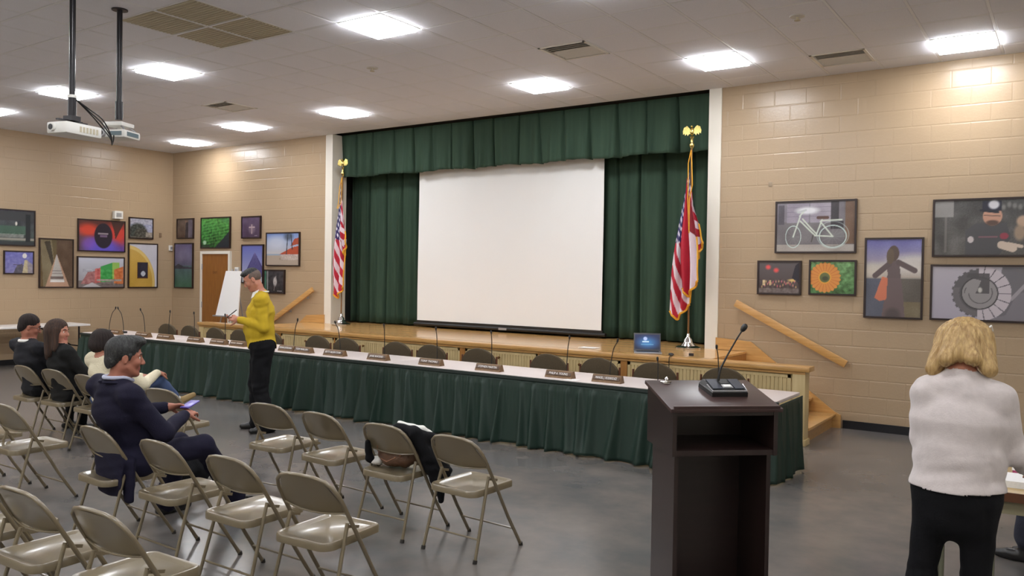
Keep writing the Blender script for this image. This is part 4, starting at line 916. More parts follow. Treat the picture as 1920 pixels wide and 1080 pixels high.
# ---------------------------------------------------------------- laptop and small things on the stage
t = thing('laptop', 'open dark laptop with glowing blue screen on the stage edge', 'laptop', (12.0, -1.22, DZ + .001), math.radians(28))
B().box(-.17, .17, -.12, .12, 0, .018, bev=.004).build('keyboard_base', M_silver, t, 40)
B().box(-.14, .14, -.04, .09, .018, .0195).build('keyboard', M_black, t)
LS = Matrix.Translation((0, .12, .018)) @ Matrix.Rotation(-.28, 4, 'X')
B().box(-.17, .17, 0, .010, 0, .23, LS, bev=.003).build('lid', mat('laptop_grey', (70, 70, 76), .4), t, 40)
class _D: pass
im = Img(.31, .19, 60); im.grad((20, 28, 56), (28, 40, 84)).ell(.5, .45, .36, .34, (64, 130, 190), .9, 1.2).ell(.42, .72, .08, .13, (190, 206, 250), 1, .5).rect(.3, .46, .56, .55, (220, 240, 250), .9).rect(.25, .3, .75, .36, (120, 180, 214), .7)
X = (im.x - .5) * .31; Z = (im.y - .5) * .19 + .115
idx = np.arange(im.nx * im.nz).reshape(im.nz, im.nx); me = bpy.data.meshes.new('display')
me.from_pydata(np.stack([X, X * 0 - .0015, Z], -1).reshape(-1, 3).tolist(), [], np.stack([idx[:-1, :-1], idx[:-1, 1:], idx[1:, 1:], idx[1:, :-1]], -1).reshape(-1, 4).tolist())
md = bpy.data.materials.new('laptop_display'); md.use_nodes = True; nt = md.node_tree; bs = nt.nodes['Principled BSDF']; an = nt.nodes.new('ShaderNodeAttribute'); an.attribute_name = 'Col'
nt.links.new(an.outputs[0], bs.inputs['Emission Color']); bs.inputs['Emission Strength'].default_value = 1.0; bs.inputs['Base Color'].default_value = (.01, .01, .01, 1); me.materials.append(md)
colattr(me, lin(im.c).reshape(-1, 3)); me.transform(LS); link('display', me, t)
t = thing('computer_mouse', 'dark mouse on the stage edge just right of the laptop', 'mouse', (12.36, -1.32, DZ + .001), .6)
q = B(); q.ell((0, 0, .016), (.035, .055, .018)); q.build('shell', M_black, t, True); B().ell((0, .025, .031), (.004, .01, .005), 8).build('wheel', M_silver, t)
t = thing('cable_box', 'tiny dark square box on the stage near the right flag', 'box', (12.55, -1.15, DZ + .001), .3); B().box(-.03, .03, -.03, .03, 0, .03, bev=.004).build('housing', M_black, t, 40); B().tube([(0, .03, .012), (.02, .12, .005), (-.05, .3, .005)], .003, 6).build('lead', M_black, t, True)
tag(B().box(10.95, 11.2, -1.15, -.98, DZ + .0005, DZ + .003).build('paper_sheet', M_paper), 'white sheet of paper lying on the stage deck below the screen', 'paper')
t = thing('power_cord', 'dark cord hanging over the stage edge behind the table', 'cord', (12.42, -1.3, DZ)); B().tube([(-.06, -.03, .012), (0, -.14, .008), (.0, -.215, .004), (.0, -.225, -.05), (.0, -.20, -.3)], .005, 6).build('cable', M_black, t, True)

# easel with white pad left of the stage
t = thing('easel_board', 'white easel pad on a folding stand behind the man in mustard sweater', 'easel', (2.80, -.62, 0), .0)
vs = [(-.32, -.05, .95), (.36, -.05, .95), (.26, .09, 1.82), (-.20, .09, 1.82)]
q = B(); q.add(vs + [(x, y + .02, z) for x, y, z in vs], [(0, 1, 2, 3), (7, 6, 5, 4), (0, 4, 5, 1), (1, 5, 6, 2), (2, 6, 7, 3), (3, 7, 4, 0)]); q.build('pad', M_paper, t)
for p, q_ in (((-.36, -.12, 0), (-.03, .12, 1.86)), ((.40, -.12, 0), (.09, .12, 1.86)), ((.03, .5, 0), (.03, .14, 1.86))): B().tube([p, q_], .012, 8).build('leg', M_silver, t, True)
B().box(-.35, .38, -.10, -.04, .925, .95).build('tray', M_silver, t)

# white table along the left wall
t = thing('folding_table', 'white folding table standing along the left wall behind the seated audience', 'table', (.48, -3.5, 0), 0)
B().box(-.38, .38, -1.22, 1.22, .73, .765, bev=.008).build('tabletop', mat('white_tabletop', (226, 220, 216), .4), t, 40)
for sy in (-1, 1):
    for sx in (-1, 1): B().tube([(sx * .28, sy * 1.05, .73), (sx * .28, sy * 1.05, .0)], .016, 8).build('leg', M_blackm, t, True)
    B().tube([(-.28, sy * 1.05, .35), (.28, sy * 1.05, .35)], .012, 8).build('leg_brace', M_blackm, t, True)
    B().tube([(0, sy * 1.05, .35), (0, sy * .45, .72)], .012, 8).build('diagonal_brace', M_blackm, t, True)

# ---------------------------------------------------------------- projectors on ceiling poles
def projector(label, x, y, zb, rz, style):
    t = thing('ceiling_projector', label, 'projector', (x, y, zb), rz)
    B().tube([(0, 0, .12), (0, 0, H - zb - .002)], .026, 16).build('pole', M_blackm, t, True)
    B().lathe([(.075, H - zb - .012), (.075, H - zb - .001)], 20, None).build('ceiling_plate', M_blackm, t)
    B().tube([(0, 0, .10), (0, 0, .28)], .036, 16).build('coupling', M_blackm, t, 40)
    if style == 0:
        B().box(-.12, .12, -.16, .22, -.075, .03, bev=.02).build('body', M_white, t, 40)
        B().tube([(-.04, -.155, -.022), (-.04, -.185, -.022)], .036, 20).build('lens_barrel', M_white, t, 40); B().tube([(-.04, -.181, -.022), (-.04, -.188, -.022)], .026, 18).build('lens', M_black, t, 40)
        for k in range(6): B().box(.119, .123, -.02 + k * .035, .0 + k * .035, -.05, .0).build('vent_slot', M_ventgrey, t)
        B().box(-.11, .11, -.02, .02, .03, .045).build('mount_arm', M_blackm, t); B().box(-.02, .02, -.15, .15, .045, .058).box(-.05, .05, -.05, .05, .056, .10).build('mount_plate', M_blackm, t)
        B().tube([(0, 0, .265), (0, 0, .29)], .038, 16).build('white_band', M_white, t)
    else:
        B().box(-.15, .15, -.13, .13, -.09, -.01, bev=.022).build('body', M_white, t, 40)
        B().box(-.10, .10, -.10, .10, .03, .07, bev=.01).build('mount_plate', M_white, t, 40)
        for sx in (-1, 1):
            for sy in (-1, 1): B().tube([(sx * .07, sy * .07, .035), (sx * .12, sy * .09, -.012)], .008, 8).build('mount_arm', M_silver, t, True)
        B().tube([(-.08, -.12, -.05), (-.08, -.165, -.05)], .034, 20).build('lens_barrel', M_silver, t, 40); B().tube([(-.08, -.162, -.05), (-.08, -.168, -.05)], .025, 18).build('lens', M_black, t, 40)
        B().box(.149, .153, -.09, .09, -.07, -.03).box(.0, .12, -.134, -.129, -.07, -.03).build('vent_slot', mat('vent_blue_grey', (96, 112, 118), .5), t)
    return t
projector('left white projector with black bracket hanging from a long black ceiling pole', 8.94, -6.84, 3.10, math.radians(13), 0)
projector('right white projector hanging lower right on the second black ceiling pole', 8.61, -6.21, 3.20, math.radians(25), 1)
t = thing('cable_bundle', 'loose black cables looping between the two hanging projectors', 'cable', (8.94, -6.84, 3.09))
for k in range(3):
    a = .02 * k
    B().tube(curve([(.03, .02, .26), (.06 - a, .12 + a, .19 - a), (.05 - a * 2, .25 + a, .12 - a * 1.5), (-.0, .36, .0 - a), (-.10, .43, -.06 - a * .5), (-.20, .50, -.02), (-.26, .54, .06)]), .006, 8).build('cable', M_black, t, True)
# ---------------------------------------------------------------- people: one continuous skin from a smooth-union distance field
def V3(*a): return np.array(a, float)
class Body:
    def __init__(s, h=.006): s.p = []; s.h = h; s.mats = []
    def mi(s, m):
        if m not in s.mats: s.mats.append(m)
        return s.mats.index(m)
    def cap(s, a, b, ra, rb, m, k=.02, sx=1., ax=(1, 0, 0), neg=False):
        s.p.append(('c', V3(*a), V3(*b), ra, rb, s.mi(m), k, sx, V3(*ax), neg)); return s
    def ell(s, c, r, m, k=.02, R=None, neg=False):
        s.p.append(('e', V3(*c), V3(*r), np.eye(3) if R is None else np.array(R), 0, s.mi(m), k, 1, None, neg)); return s
    def mesh(s, name, fold=.0, foldm=(), cut=None):
        h = s.h; lo = np.full(3, 9.); hi = -lo
        bb = []
        for p in s.p:
            if p[0] == 'c': r = max(p[3], p[4]) * max(1, p[7]); a = np.minimum(p[1], p[2]) - r; b = np.maximum(p[1], p[2]) + r
            else: r = p[2].max(); a = p[1] - r; b = p[1] + r
            bb.append((a, b))
            if not p[9]: lo = np.minimum(lo, a); hi = np.maximum(hi, b)
        lo -= 3 * h; hi += 3 * h; n = np.ceil((hi - lo) / h).astype(int) + 1
        F = np.full(n, .2, np.float32); D = np.full(n, .2, np.float32); Mi = np.zeros(n, np.int8)
        for p, (a, b) in zip(s.p, bb):
            mg = p[6] + .012
            i0 = np.clip(((a - mg - lo) / h).astype(int), 0, n - 1); i1 = np.clip(((b + mg - lo) / h).astype(int) + 2, 0, n)
            if (i1 <= i0).any(): continue
            sl = tuple(slice(x, y) for x, y in zip(i0, i1))
            gx = (lo[0] + np.arange(i0[0], i1[0]) * h)[:, None, None]; gy = (lo[1] + np.arange(i0[1], i1[1]) * h)[None, :, None]; gz = (lo[2] + np.arange(i0[2], i1[2]) * h)[None, None, :]
            if p[0] == 'c':
                A, Bp, ra, rb, sx, ax = p[1], p[2], p[3], p[4], p[7], p[8]
                px, py, pz = gx - A[0], gy - A[1], gz - A[2]; d = Bp - A
                if sx != 1:
                    ax = ax / np.linalg.norm(ax); c = 1 - 1 / sx
                    la = (px * ax[0] + py * ax[1] + pz * ax[2]) * c; px = px - la * ax[0]; py = py - la * ax[1]; pz = pz - la * ax[2]
                    d = d - ax * (d @ ax) * c
                L = d @ d + 1e-9; t = np.clip((px * d[0] + py * d[1] + pz * d[2]) / L, 0, 1)
                f = np.sqrt((px - t * d[0]) ** 2 + (py - t * d[1]) ** 2 + (pz - t * d[2]) ** 2) - (ra + (rb - ra) * t)
            else:
                C, r, R = p[1], p[2], p[3]; px, py, pz = gx - C[0], gy - C[1], gz - C[2]
                q = [px * R[0, i] + py * R[1, i] + pz * R[2, i] for i in range(3)]
                k0 = np.sqrt(sum((q[i] / r[i]) ** 2 for i in range(3))); k1 = np.sqrt(sum((q[i] / r[i] ** 2) ** 2 for i in range(3))) + 1e-6
                f = k0 * (k0 - 1) / k1
            f = f.astype(np.float32); k = p[6]; cur = F[sl]
            if p[9]:
                g = -f; hh = np.maximum(k - np.abs(cur - g), 0) / k; F[sl] = np.maximum(cur, g) + hh * hh * k / 4; continue
            hh = np.maximum(k - np.abs(cur - f), 0) / k; F[sl] = np.minimum(cur, f) - hh * hh * k / 4
            dd = D[sl]; m = f < dd; D[sl] = np.where(m, f, dd); mm = Mi[sl]; mm[m] = p[5]; Mi[sl] = mm
        ins = F < 0
        c = np.zeros(n - 1, np.int8)
        for dx in (0, 1):
            for dy in (0, 1):
                for dz in (0, 1): c += ins[dx:n[0] - 1 + dx, dy:n[1] - 1 + dy, dz:n[2] - 1 + dz]
        act = (c > 0) & (c < 8); I = np.argwhere(act); vid = np.full(act.shape, -1, np.int32); vid[act] = np.arange(len(I))
        cor = [(dx, dy, dz) for dx in (0, 1) for dy in (0, 1) for dz in (0, 1)]
        val = {q: F[I[:, 0] + q[0], I[:, 1] + q[1], I[:, 2] + q[2]].astype(float) for q in cor}
        acc = np.zeros((len(I), 3)); cnt = np.zeros(len(I))
        for q in cor:
            for ax_ in range(3):
                if q[ax_]: continue
                q2 = list(q); q2[ax_] = 1; q2 = tuple(q2); a, b = val[q], val[q2]; m = (a < 0) != (b < 0)
                t = np.where(m, a / np.where(m, a - b, 1), 0); P = np.tile(np.array(q, float), (len(I), 1)); P[:, ax_] += t; acc += P * m[:, None]; cnt += m
        pos = I + acc / cnt[:, None]
        faces = []
        for ax_ in range(3):
            a0 = [slice(None)] * 3; a1 = [slice(None)] * 3; a0[ax_] = slice(0, -1); a1[ax_] = slice(1, None)
            s0, s1 = ins[tuple(a0)], ins[tuple(a1)]; E = np.argwhere(s0 != s1)
            o = [i for i in range(3) if i != ax_]
            E = E[(E[:, o[0]] > 0) & (E[:, o[1]] > 0)]
            fl = s0[E[:, 0], E[:, 1], E[:, 2]]
            def vv(da, db): Q = E.copy(); Q[:, o[0]] += da; Q[:, o[1]] += db; return vid[Q[:, 0], Q[:, 1], Q[:, 2]]
            quad = np.stack([vv(-1, -1), vv(0, -1), vv(0, 0), vv(-1, 0)], 1)
            if ax_ == 1: fl = ~fl
            quad[~fl] = quad[~fl][:, ::-1]; faces.append(quad)
        faces = np.concatenate(faces); W = lo + pos * h
        # smooth a touch
        nb = np.zeros_like(W); ct = np.zeros(len(W))
        for i in range(4):
            a, b = faces[:, i], faces[:, (i + 1) % 4]; np.add.at(nb, a, W[b]); np.add.at(ct, a, 1)
        W = W * .5 + .5 * nb / ct[:, None]
        cc = np.round(W[faces].mean(1) / h - lo / h).astype(int); cc = np.clip(cc, 0, n - 1); fm = Mi[cc[:, 0], cc[:, 1], cc[:, 2]].copy()
        if cut:
            fc_ = W[faces].mean(1); wv = cut[4] * np.sin(fc_[:, 0] * 13 + fc_[:, 1] * 9); low = (fm == s.mi(cut[1])) & (fc_[:, 2] < cut[0] + wv) & (np.abs(fc_[:, 0]) < cut[3]); fm[low] = s.mi(cut[2])
        if fold:
            gi = np.clip(np.round((W - lo) / h).astype(int), 1, n - 2)
            N = np.stack([F[gi[:, 0] + 1, gi[:, 1], gi[:, 2]] - F[gi[:, 0] - 1, gi[:, 1], gi[:, 2]], F[gi[:, 0], gi[:, 1] + 1, gi[:, 2]] - F[gi[:, 0], gi[:, 1] - 1, gi[:, 2]], F[gi[:, 0], gi[:, 1], gi[:, 2] + 1] - F[gi[:, 0], gi[:, 1], gi[:, 2] - 1]], 1)
            N /= np.linalg.norm(N, axis=1)[:, None] + 1e-6
            vm = Mi[gi[:, 0], gi[:, 1], gi[:, 2]]; ok = np.isin(vm, [s.mi(m) for m in foldm])
            x, y, z = W.T
            d = np.sin(z * 21 + 19 * x + 13 * y + 3 * np.sin(y * 17 + x * 11)) * .55 + np.sin(z * 61 - 23 * x + 19 * y + 3 * np.sin(z * 13)) * .3 + np.sin(x * 29 + y * 31 + z * 11 + 2 * np.sin(z * 23)) * .4
            d = np.sign(d) * np.abs(d) ** 1.3
            W = W + N * (ok * d * fold)[:, None]
        if cut:
            topv = np.zeros(len(W), bool); topv[faces[fm == s.mi(cut[1])].ravel()] = True; gi = np.clip(np.round((W - lo) / h).astype(int), 1, n - 2)
            N = np.stack([F[gi[:, 0] + 1, gi[:, 1], gi[:, 2]] - F[gi[:, 0] - 1, gi[:, 1], gi[:, 2]], F[gi[:, 0], gi[:, 1] + 1, gi[:, 2]] - F[gi[:, 0], gi[:, 1] - 1, gi[:, 2]]], 1); N /= np.linalg.norm(N, axis=1)[:, None] + 1e-6
            g_ = topv * np.clip(1 - (W[:, 2] - cut[0]) / .16, 0, 1) * (np.abs(W[:, 0]) < cut[3]); W[:, :2] += N * (g_ * .014)[:, None]
        me = bpy.data.meshes.new(name); me.from_pydata(W.tolist(), [], faces.tolist())
        for m in s.mats: me.materials.append(m)
        me.polygons.foreach_set('material_index', fm.astype(np.int32)); me.polygons.foreach_set('use_smooth', [True] * len(faces)); me.update(); return me
def rotm(yaw=0, pitch=0, roll=0):
    return np.array(Matrix.Rotation(yaw, 3, 'Z') @ Matrix.Rotation(pitch, 3, 'X') @ Matrix.Rotation(roll, 3, 'Y'))
def head(b, c, R, m, s=1., ears=True, fem=False):
    P = lambda x, y, z: c + R @ (V3(x, y, z) * s); sc = s
    b.ell(P(0, -.012, .032), V3(.077, .097, .088) * sc, m, .02, R); b.ell(P(0, .022, -.03), V3(.061, .066, .085) * sc, m, .03, R)
    w_ = .9 if fem else 1
    for x in (-1, 1):
        b.cap(P(x * .052 * w_, .0, -.055), P(x * .02, .062, -.096), .020 * sc, .018 * sc, m, .03)
        b.ell(P(x * .036, .066, -.028), V3(.022, .02, .022) * sc, m, .025, R)
        b.cap(P(x * .014, .086, .024), P(x * .046, .070, .020), .0095 * sc, .007 * sc, m, .012)
        if ears:
            b.ell(P(x * .080, -.008, -.008), V3(.009, .019, .031) * sc, m, .008, R); b.ell(P(x * .086, -.004, -.006), V3(.004, .009, .018) * sc, m, .006, R, neg=True)
        b.ell(P(x * .009, .099, -.036), V3(.008, .008, .007) * sc, m, .008, R)
        b.ell(P(x * .031, .094, .004), V3(.017, .014, .011) * sc, m, .014, R, neg=True)
    b.cap(P(0, .083, .014), P(0, .108, -.030), .008 * sc, .0115 * sc, m, .012)
    b.ell(P(0, .072, -.102), V3(.022, .018, .017) * sc, m, .02, R)
    b.cap(P(-.018, .083, -.060), P(.018, .083, -.060), .0075 * sc, .0075 * sc, M_lip, .008); b.cap(P(-.015, .082, -.071), P(.015, .082, -.071), .008 * sc, .008 * sc, M_lip, .008)
def face_bits(parent, c, R, s, m_brow):
    P = lambda x, y, z: tuple(c + R @ (V3(x, y, z) * s))
    for x in (-1, 1):
        q = B(); q.ell(P(x * .031, .0715, .003), (.0118 * s,) * 3, 12); q.cm = 1; q.ell(P(x * .031, .0792, .003), (.0052 * s,) * 3, 10); q.build('eye', [M_eye, M_iris], parent, True)
        q = B(); q.tube([P(x * .014, .094, .026), P(x * .032, .090, .032), P(x * .05, .077, .026)], [.003, .0045, .0025], 6); q.build('eyebrow', m_brow, parent, True)
def hand(b, w_, d, n, m, curl=.5, side=1, s=1., spread=.1):
    """w_ wrist, d pointing direction, n palm normal (curl direction), side: +1 thumb on cross(d,n)"""
    w_ = V3(*w_); d = V3(*d); d /= np.linalg.norm(d); n = V3(*n); n = n - d * (n @ d); n /= np.linalg.norm(n); u = np.cross(d, n) * side
    b.cap(w_, w_ + d * .03 * s, .025 * s, .026 * s, m, .02)
    for k in range(4): b.cap(w_ + d * .02 * s + u * (.028 - .012 * k) * s, w_ + d * .088 * s + u * (.031 - .0205 * k) * s, .014 * s, .0115 * s, m, .014)
    for k, L in enumerate((.072, .082, .077, .060)):
        p = w_ + d * .086 * s + u * (.032 - .0212 * k) * s; a = curl * .5; dd = d + u * (spread * (1.4 - k) * .5)
        for j, f in enumerate((.44, .32, .24)):
            v = dd * math.cos(a) + n * math.sin(a); v /= np.linalg.norm(v); q = p + v * L * f * s
            b.cap(p, q, (.0092 - .0008 * j) * s, (.0088 - .0009 * j) * s, m, .004); p = q; a += curl
    p = w_ + d * .025 * s + u * .030 * s
    for j, (L, ang) in enumerate(((.04, .75), (.032, .5), (.026, .35))):
        v = d * math.cos(ang) + u * math.sin(ang) + n * (.35 + .3 * curl); v /= np.linalg.norm(v); q = p + v * L * s; b.cap(p, q, (.0135 - .002 * j) * s, (.012 - .0018 * j) * s, m, .006); p = q
def shoe(b, an, yaw, m, s=1.):
    f = V3(-math.sin(yaw), math.cos(yaw), 0); z = an[2]
    b.cap(V3(an[0], an[1], .035) - f * .045 * s, V3(an[0], an[1], .04) + f * .10 * s, .036 * s, .034 * s, m, .02); b.cap(V3(an[0], an[1], .033) + f * .06 * s, V3(an[0], an[1], .030) + f * .165 * s, .037 * s, .028 * s, m, .02)
    b.cap(V3(an[0], an[1], .05), an, .04 * s, .042 * s, m, .02)
def lean(J, a):
    return {k: (v[0], v[1] - a * max(0, v[2] - .56), v[2]) if k[:2] in ('sh', 'ne', 'he', 'el', 'wr') else v for k, v in J.items()}
def person(name, label, loc, rz, J, top, pants, skin, shoem, opts):
    """J joints in local metres (x right, y forward)"""
    b = Body(opts.get('h', .006)); o = opts; g = {k: V3(*v) for k, v in J.items()}
    sh = o.get('bulk', 1.); hips = (g['hipR'] - g['hipL']); shx = (g['shR'] - g['shL'])
    pel = (g['hipL'] + g['hipR']) / 2; che = (g['shL'] + g['shR']) / 2; up = che - pel; up_n = up / np.linalg.norm(up)
    fwd = np.cross(up_n, shx / np.linalg.norm(shx))
    # torso
    waist = pel + up * .36 + fwd * o.get('belly', .0)
    b.cap(pel + up_n * .02, waist, .125 * sh * o.get('hipw', 1), .118 * sh * o.get('waistw', 1), top, .05, 1.32, hips)
    b.cap(waist, pel + up * .74 + fwd * .005, .118 * sh * o.get('waistw', 1), .122 * sh, top, .05, 1.42, shx)
    b.cap(pel + up * .74 + fwd * .005, che + up_n * .0, .122 * sh, .075 * sh, top, .05, 1.55, shx)
    for ex in o.get('extra', []): b.cap(V3(*ex[0]), V3(*ex[1]), ex[2], ex[3], top, .03, ex[4], hips)
    tr = o.get('trap', .05)
    for sd in 'LR': b.cap(g['neck'] - up_n * .01, g['sh' + sd] - up_n * .0, tr, .05 * sh, top, .05)
    b.cap(g['shL'], g['shR'], .056 * sh, .056 * sh, top, .05); b.cap(che + up_n * .01, g['neck'], .07 * sh, .055, top, .04)
    if 'hem' in o:   # long sweater or coat tail below the hips
        for h0, r0, r1, sx in o['hem']: b.cap(pel, V3(*h0), r0, r1, top, .05, sx, hips)
    # seat / pelvis of trousers
    b.cap(g['hipL'] - up_n * .01, g['hipR'] - up_n * .01, o.get('seat', .105) * sh, o.get('seat', .105) * sh, pants, .04)
    for sd in 'LR':
        hp, kn, an = g['hip' + sd], g['kn' + sd], g['an' + sd]; lw = o.get('leg', 1.)
        b.cap(hp, kn, .092 * lw, .064 * lw, pants, .045); v = an - kn
        b.cap(kn, kn + v * .35, .063 * lw, .062 * lw, pants, .03); b.cap(kn + v * .35, an - v * o.get('ankle', 0), .062 * lw, o.get('cuff', .05) * lw, pants, .02)
        if o.get('ankle', 0): b.cap(an - v * (o['ankle'] + .03), an, .036, .034, o.get('sock', skin), .004)
        if o.get('toe' + sd) is not None: ty = o['toe' + sd]
        else: ty = 0
        if ('tip' + sd) in g: b.cap(an + V3(0, 0, -.02), g['tip' + sd], .042, .03, shoem, .02); b.cap(an, an + V3(0, 0, -.03), .04, .044, shoem, .02)
        else: shoe(b, an, ty, shoem, o.get('shoes', 1.))
        s_, el, wr = g['sh' + sd], g['el' + sd], g['wr' + sd]; aw = o.get('arm', 1.)
        b.cap(s_, el, .058 * aw, .048 * aw, top, .04); v = wr - el; b.cap(el, el + v * .93, .047 * aw, .034 * aw * o.get('cuffw', 1), top, .03)
        b.cap(el + v * .88, wr, .027, .025, o.get('undercuff', skin), .006)
        hd = o.get('hand' + sd)
        if hd: hand(b, wr, hd[0], hd[1], skin, hd[2], hd[3], o.get('hs', 1.))
    hR = o.get('headR', np.eye(3)); hs = o.get('headS', 1.)
    b.cap(g['neck'] - up_n * .03, g['head'] + hR @ V3(0, -.018, -.06), .060 * o.get('neckw', 1), .054 * o.get('neckw', 1), skin, .012)
    if 'turtle' in o: b.cap(g['neck'] - up_n * .02, g['neck'] + (g['head'] - g['neck']) * .25, .072, .064, top, .02)
    head(b, g['head'], hR, skin, hs, o.get('ears', True), o.get('fem', False))
    t = thing(name, label, 'person', loc, rz)
    body = link('body', b.mesh('body', o.get('fold', .004), [top, pants], (o['cut'][0], top, pants, o['cut'][1], o['cut'][2]) if 'cut' in o else None), t)
    face_bits(t, g['head'], hR, hs, o.get('brow', M_hairdk))
    return t, g, hR, hs
def part(t, name, prims, m, h=.005, fold=0):
    b = Body(h)
    for p in prims: (b.cap if p[0] == 'c' else b.ell)(*p[1:-1], **p[-1]) if isinstance(p[-1], dict) else (b.cap if p[0] == 'c' else b.ell)(*p[1:])
    return link(name, b.mesh(name, fold, [m]), t)
def hairy(o, amp, f=120, seed=0):
    """ruffle a hair mesh into strands running downwards"""
    me = o.data; n = len(me.vertices); v = np.zeros(n * 3); me.vertices.foreach_get('co', v); v = v.reshape(-1, 3)
    nn = np.zeros(n * 3); me.vertices.foreach_get('normal', nn); nn = nn.reshape(-1, 3); c = v.mean(0); a = np.arctan2(v[:, 1] - c[1], v[:, 0] - c[0])
    d = np.sin(a * 23 + v[:, 2] * 14 + seed) * .5 + np.sin(a * 47 - v[:, 2] * 22) * .35 + np.sin(a * 11 + v[:, 2] * 9) * .5
    v += nn * (d * amp)[:, None]; me.vertices.foreach_set('co', v.ravel()); me.update(); return o
def glasses(t, c, R, s, m):
    P = lambda x, y, z: tuple(c + R @ (V3(x, y, z) * s)); q = B()
    for x in (-1, 1):
        q.tube([P(x * .033 + .024 * math.cos(a), .098, .0 + .018 * math.sin(a)) for a in np.linspace(0, 2 * PI, 18, endpoint=False)], .0018, 6, closed=True); q.tube([P(x * .057, .097, .006), P(x * .082, .03, .006), P(x * .084, -.02, .0)], .0018, 6)
    q.tube([P(-.01, .1, .004), P(.01, .1, .004)], .0018, 6); q.build('glasses', m, t, True)

M_fade = mat('faded_hair', (92, 78, 70), .7, noise=(60, (112, 92, 82), .4, .7))
# --- man in mustard sweater, standing, head bent over a phone
hR = rotm(0, -.52, 0)
J = dict(hipL=(-.10, 0, .98), hipR=(.10, .0, .98), knL=(-.11, .02, .52), knR=(.12, .06, .52), anL=(-.12, -.07, .09), anR=(.14, .03, .09), shL=(-.205, .02, 1.50), shR=(.205, .02, 1.50), neck=(0, .01, 1.575), head=(0, .115, 1.735),
         elL=(-.255, -.02, 1.20), elR=(.25, .0, 1.20), wrL=(-.115, .25, 1.29), wrR=(.10, .27, 1.27))
t, g, hR, hs = person('person', 'man standing in a mustard sweater, white collar and black trousers, head bent over his hands', (8.747, -4.56, 0), math.radians(141.7), J, M_mustard, M_blackc, M_skin, M_leather,
    dict(h=.0055, handL=((.55, .75, .12), (.6, -.3, -.45), .45, 1), handR=((-.45, .8, .15), (-.5, .1, .7), .4, -1), headR=hR, cut=(.955, .22, .004), trap=.045, belly=.03, bulk=1.2, waistw=1.1, toeL=.25, toeR=-.15, fold=.006, cuff=.074, leg=1.38, cuffw=1.1, arm=1.08, brow=M_hairgr, shoes=1.12))
c = g['head']; P = lambda x, y, z: c + hR @ V3(x, y, z)
part(t, 'faded_side_hair', [('e', P(0, -.018, .03), V3(.0795, .0985, .086), M_fade, .01, hR), ('e', P(0, .125, -.01), V3(.09, .085, .14), M_fade, .01, hR, True), ('e', P(0, .03, -.085), V3(.12, .13, .07), M_fade, .01, hR, True)], M_fade, .0045)
hairy(part(t, 'hair', [('e', P(0, -.014, .060), V3(.070, .092, .074), M_hairgr, .01, hR), ('e', P(0, .045, .098), V3(.056, .050, .026), M_hairgr, .03, hR), ('e', P(0, .125, .0), V3(.085, .066, .105), M_hairgr, .01, hR, True), ('e', P(0, .02, -.075), V3(.12, .15, .065), M_hairgr, .01, hR, True)], M_hairgr, .0045), .0012)
n_ = g['neck']
q = B(); q.tube([tuple(n_ + V3(.066 * math.sin(a), .0 + .070 * math.cos(a), .024 - .04 * max(0, math.cos(a)) ** 2)) for a in np.linspace(.25, 2 * PI - .25, 26)], .010, 8)
for s in (-1, 1): q.add([tuple(n_ + V3(*p)) for p in ((s * .02, .085, .02), (s * .085, .03, .05), (s * .10, .06, -.01), (s * .045, .118, -.055), (s * .022, .10, .012), (s * .087, .045, .042))], [(0, 1, 5, 4), (4, 5, 2, 3), (0, 4, 3), (1, 2, 5)])
q.build('shirt_collar', M_shirt, t, 40)
q = B(); MM = Matrix.Translation((.0, .335, 1.345)) @ Matrix.Rotation(-.7, 4, 'X'); q.box(-.036, .036, -.07, .07, -.005, .005, MM, bev=.004); o = q.build('phone', M_black, None, 40)
o.matrix_world = t.matrix_basis.copy() if False else Matrix.Translation((8.747, -4.56, 0)) @ Matrix.Rotation(math.radians(141.7), 4, 'Z'); tag(o, 'dark phone held in both hands by the man in mustard sweater', 'phone')
q = B(); q.tube([tuple(V3(.0, .125, .995) ), (.03, .125, .995)], .012, 8); 

# --- man in navy suit, seated, head turned to his right towards the camera side
hR = rotm(math.radians(-22), -.10, 0)
J = dict(hipL=(-.11, -.02, .535), hipR=(.11, -.02, .535), knL=(-.20, .46, .53), knR=(.13, .46, .56), anL=(-.26, .40, .10), anR=(.02, .80, .11), shL=(-.215, -.05, 1.02), shR=(.215, -.05, .99), neck=(.01, -.02, 1.075), head=(.05, .035, 1.235),
         elL=(-.27, .10, .78), elR=(.31, .09, .73), wrL=(-.06, .33, .84), wrR=(.12, .36, .80))
t, g, hR, hs = person('person', 'heavyset grey-haired man in a navy suit seated second row, face in profile', (11.04, -7.50, 0), math.radians(-4), lean(J, .16), M_navy, M_navyp, M_skin2, M_leather,
    dict(h=.0055, handL=((.5, .8, .05), (.5, .1, -.7), .6, 1), handR=((-.5, .85, .1), (-.4, .2, -.6), .5, -1), headR=hR, belly=.05, bulk=1.2, waistw=1.06, extra=[((.03, -.17, .60), (.07, -.19, .34), .03, .022, 7.), ((.20, -.12, .56), (.22, -.13, .30), .03, .022, 2.5)], fold=.004, cuff=.066, leg=1.22, arm=1.25, headS=1.08, neckw=1.22, undercuff=M_shirtb, toeR=.3, toeL=.1, brow=M_hairgr, shoes=1.1))
c = g['head']; P = lambda x, y, z: c + hR @ (V3(x, y, z) * hs)
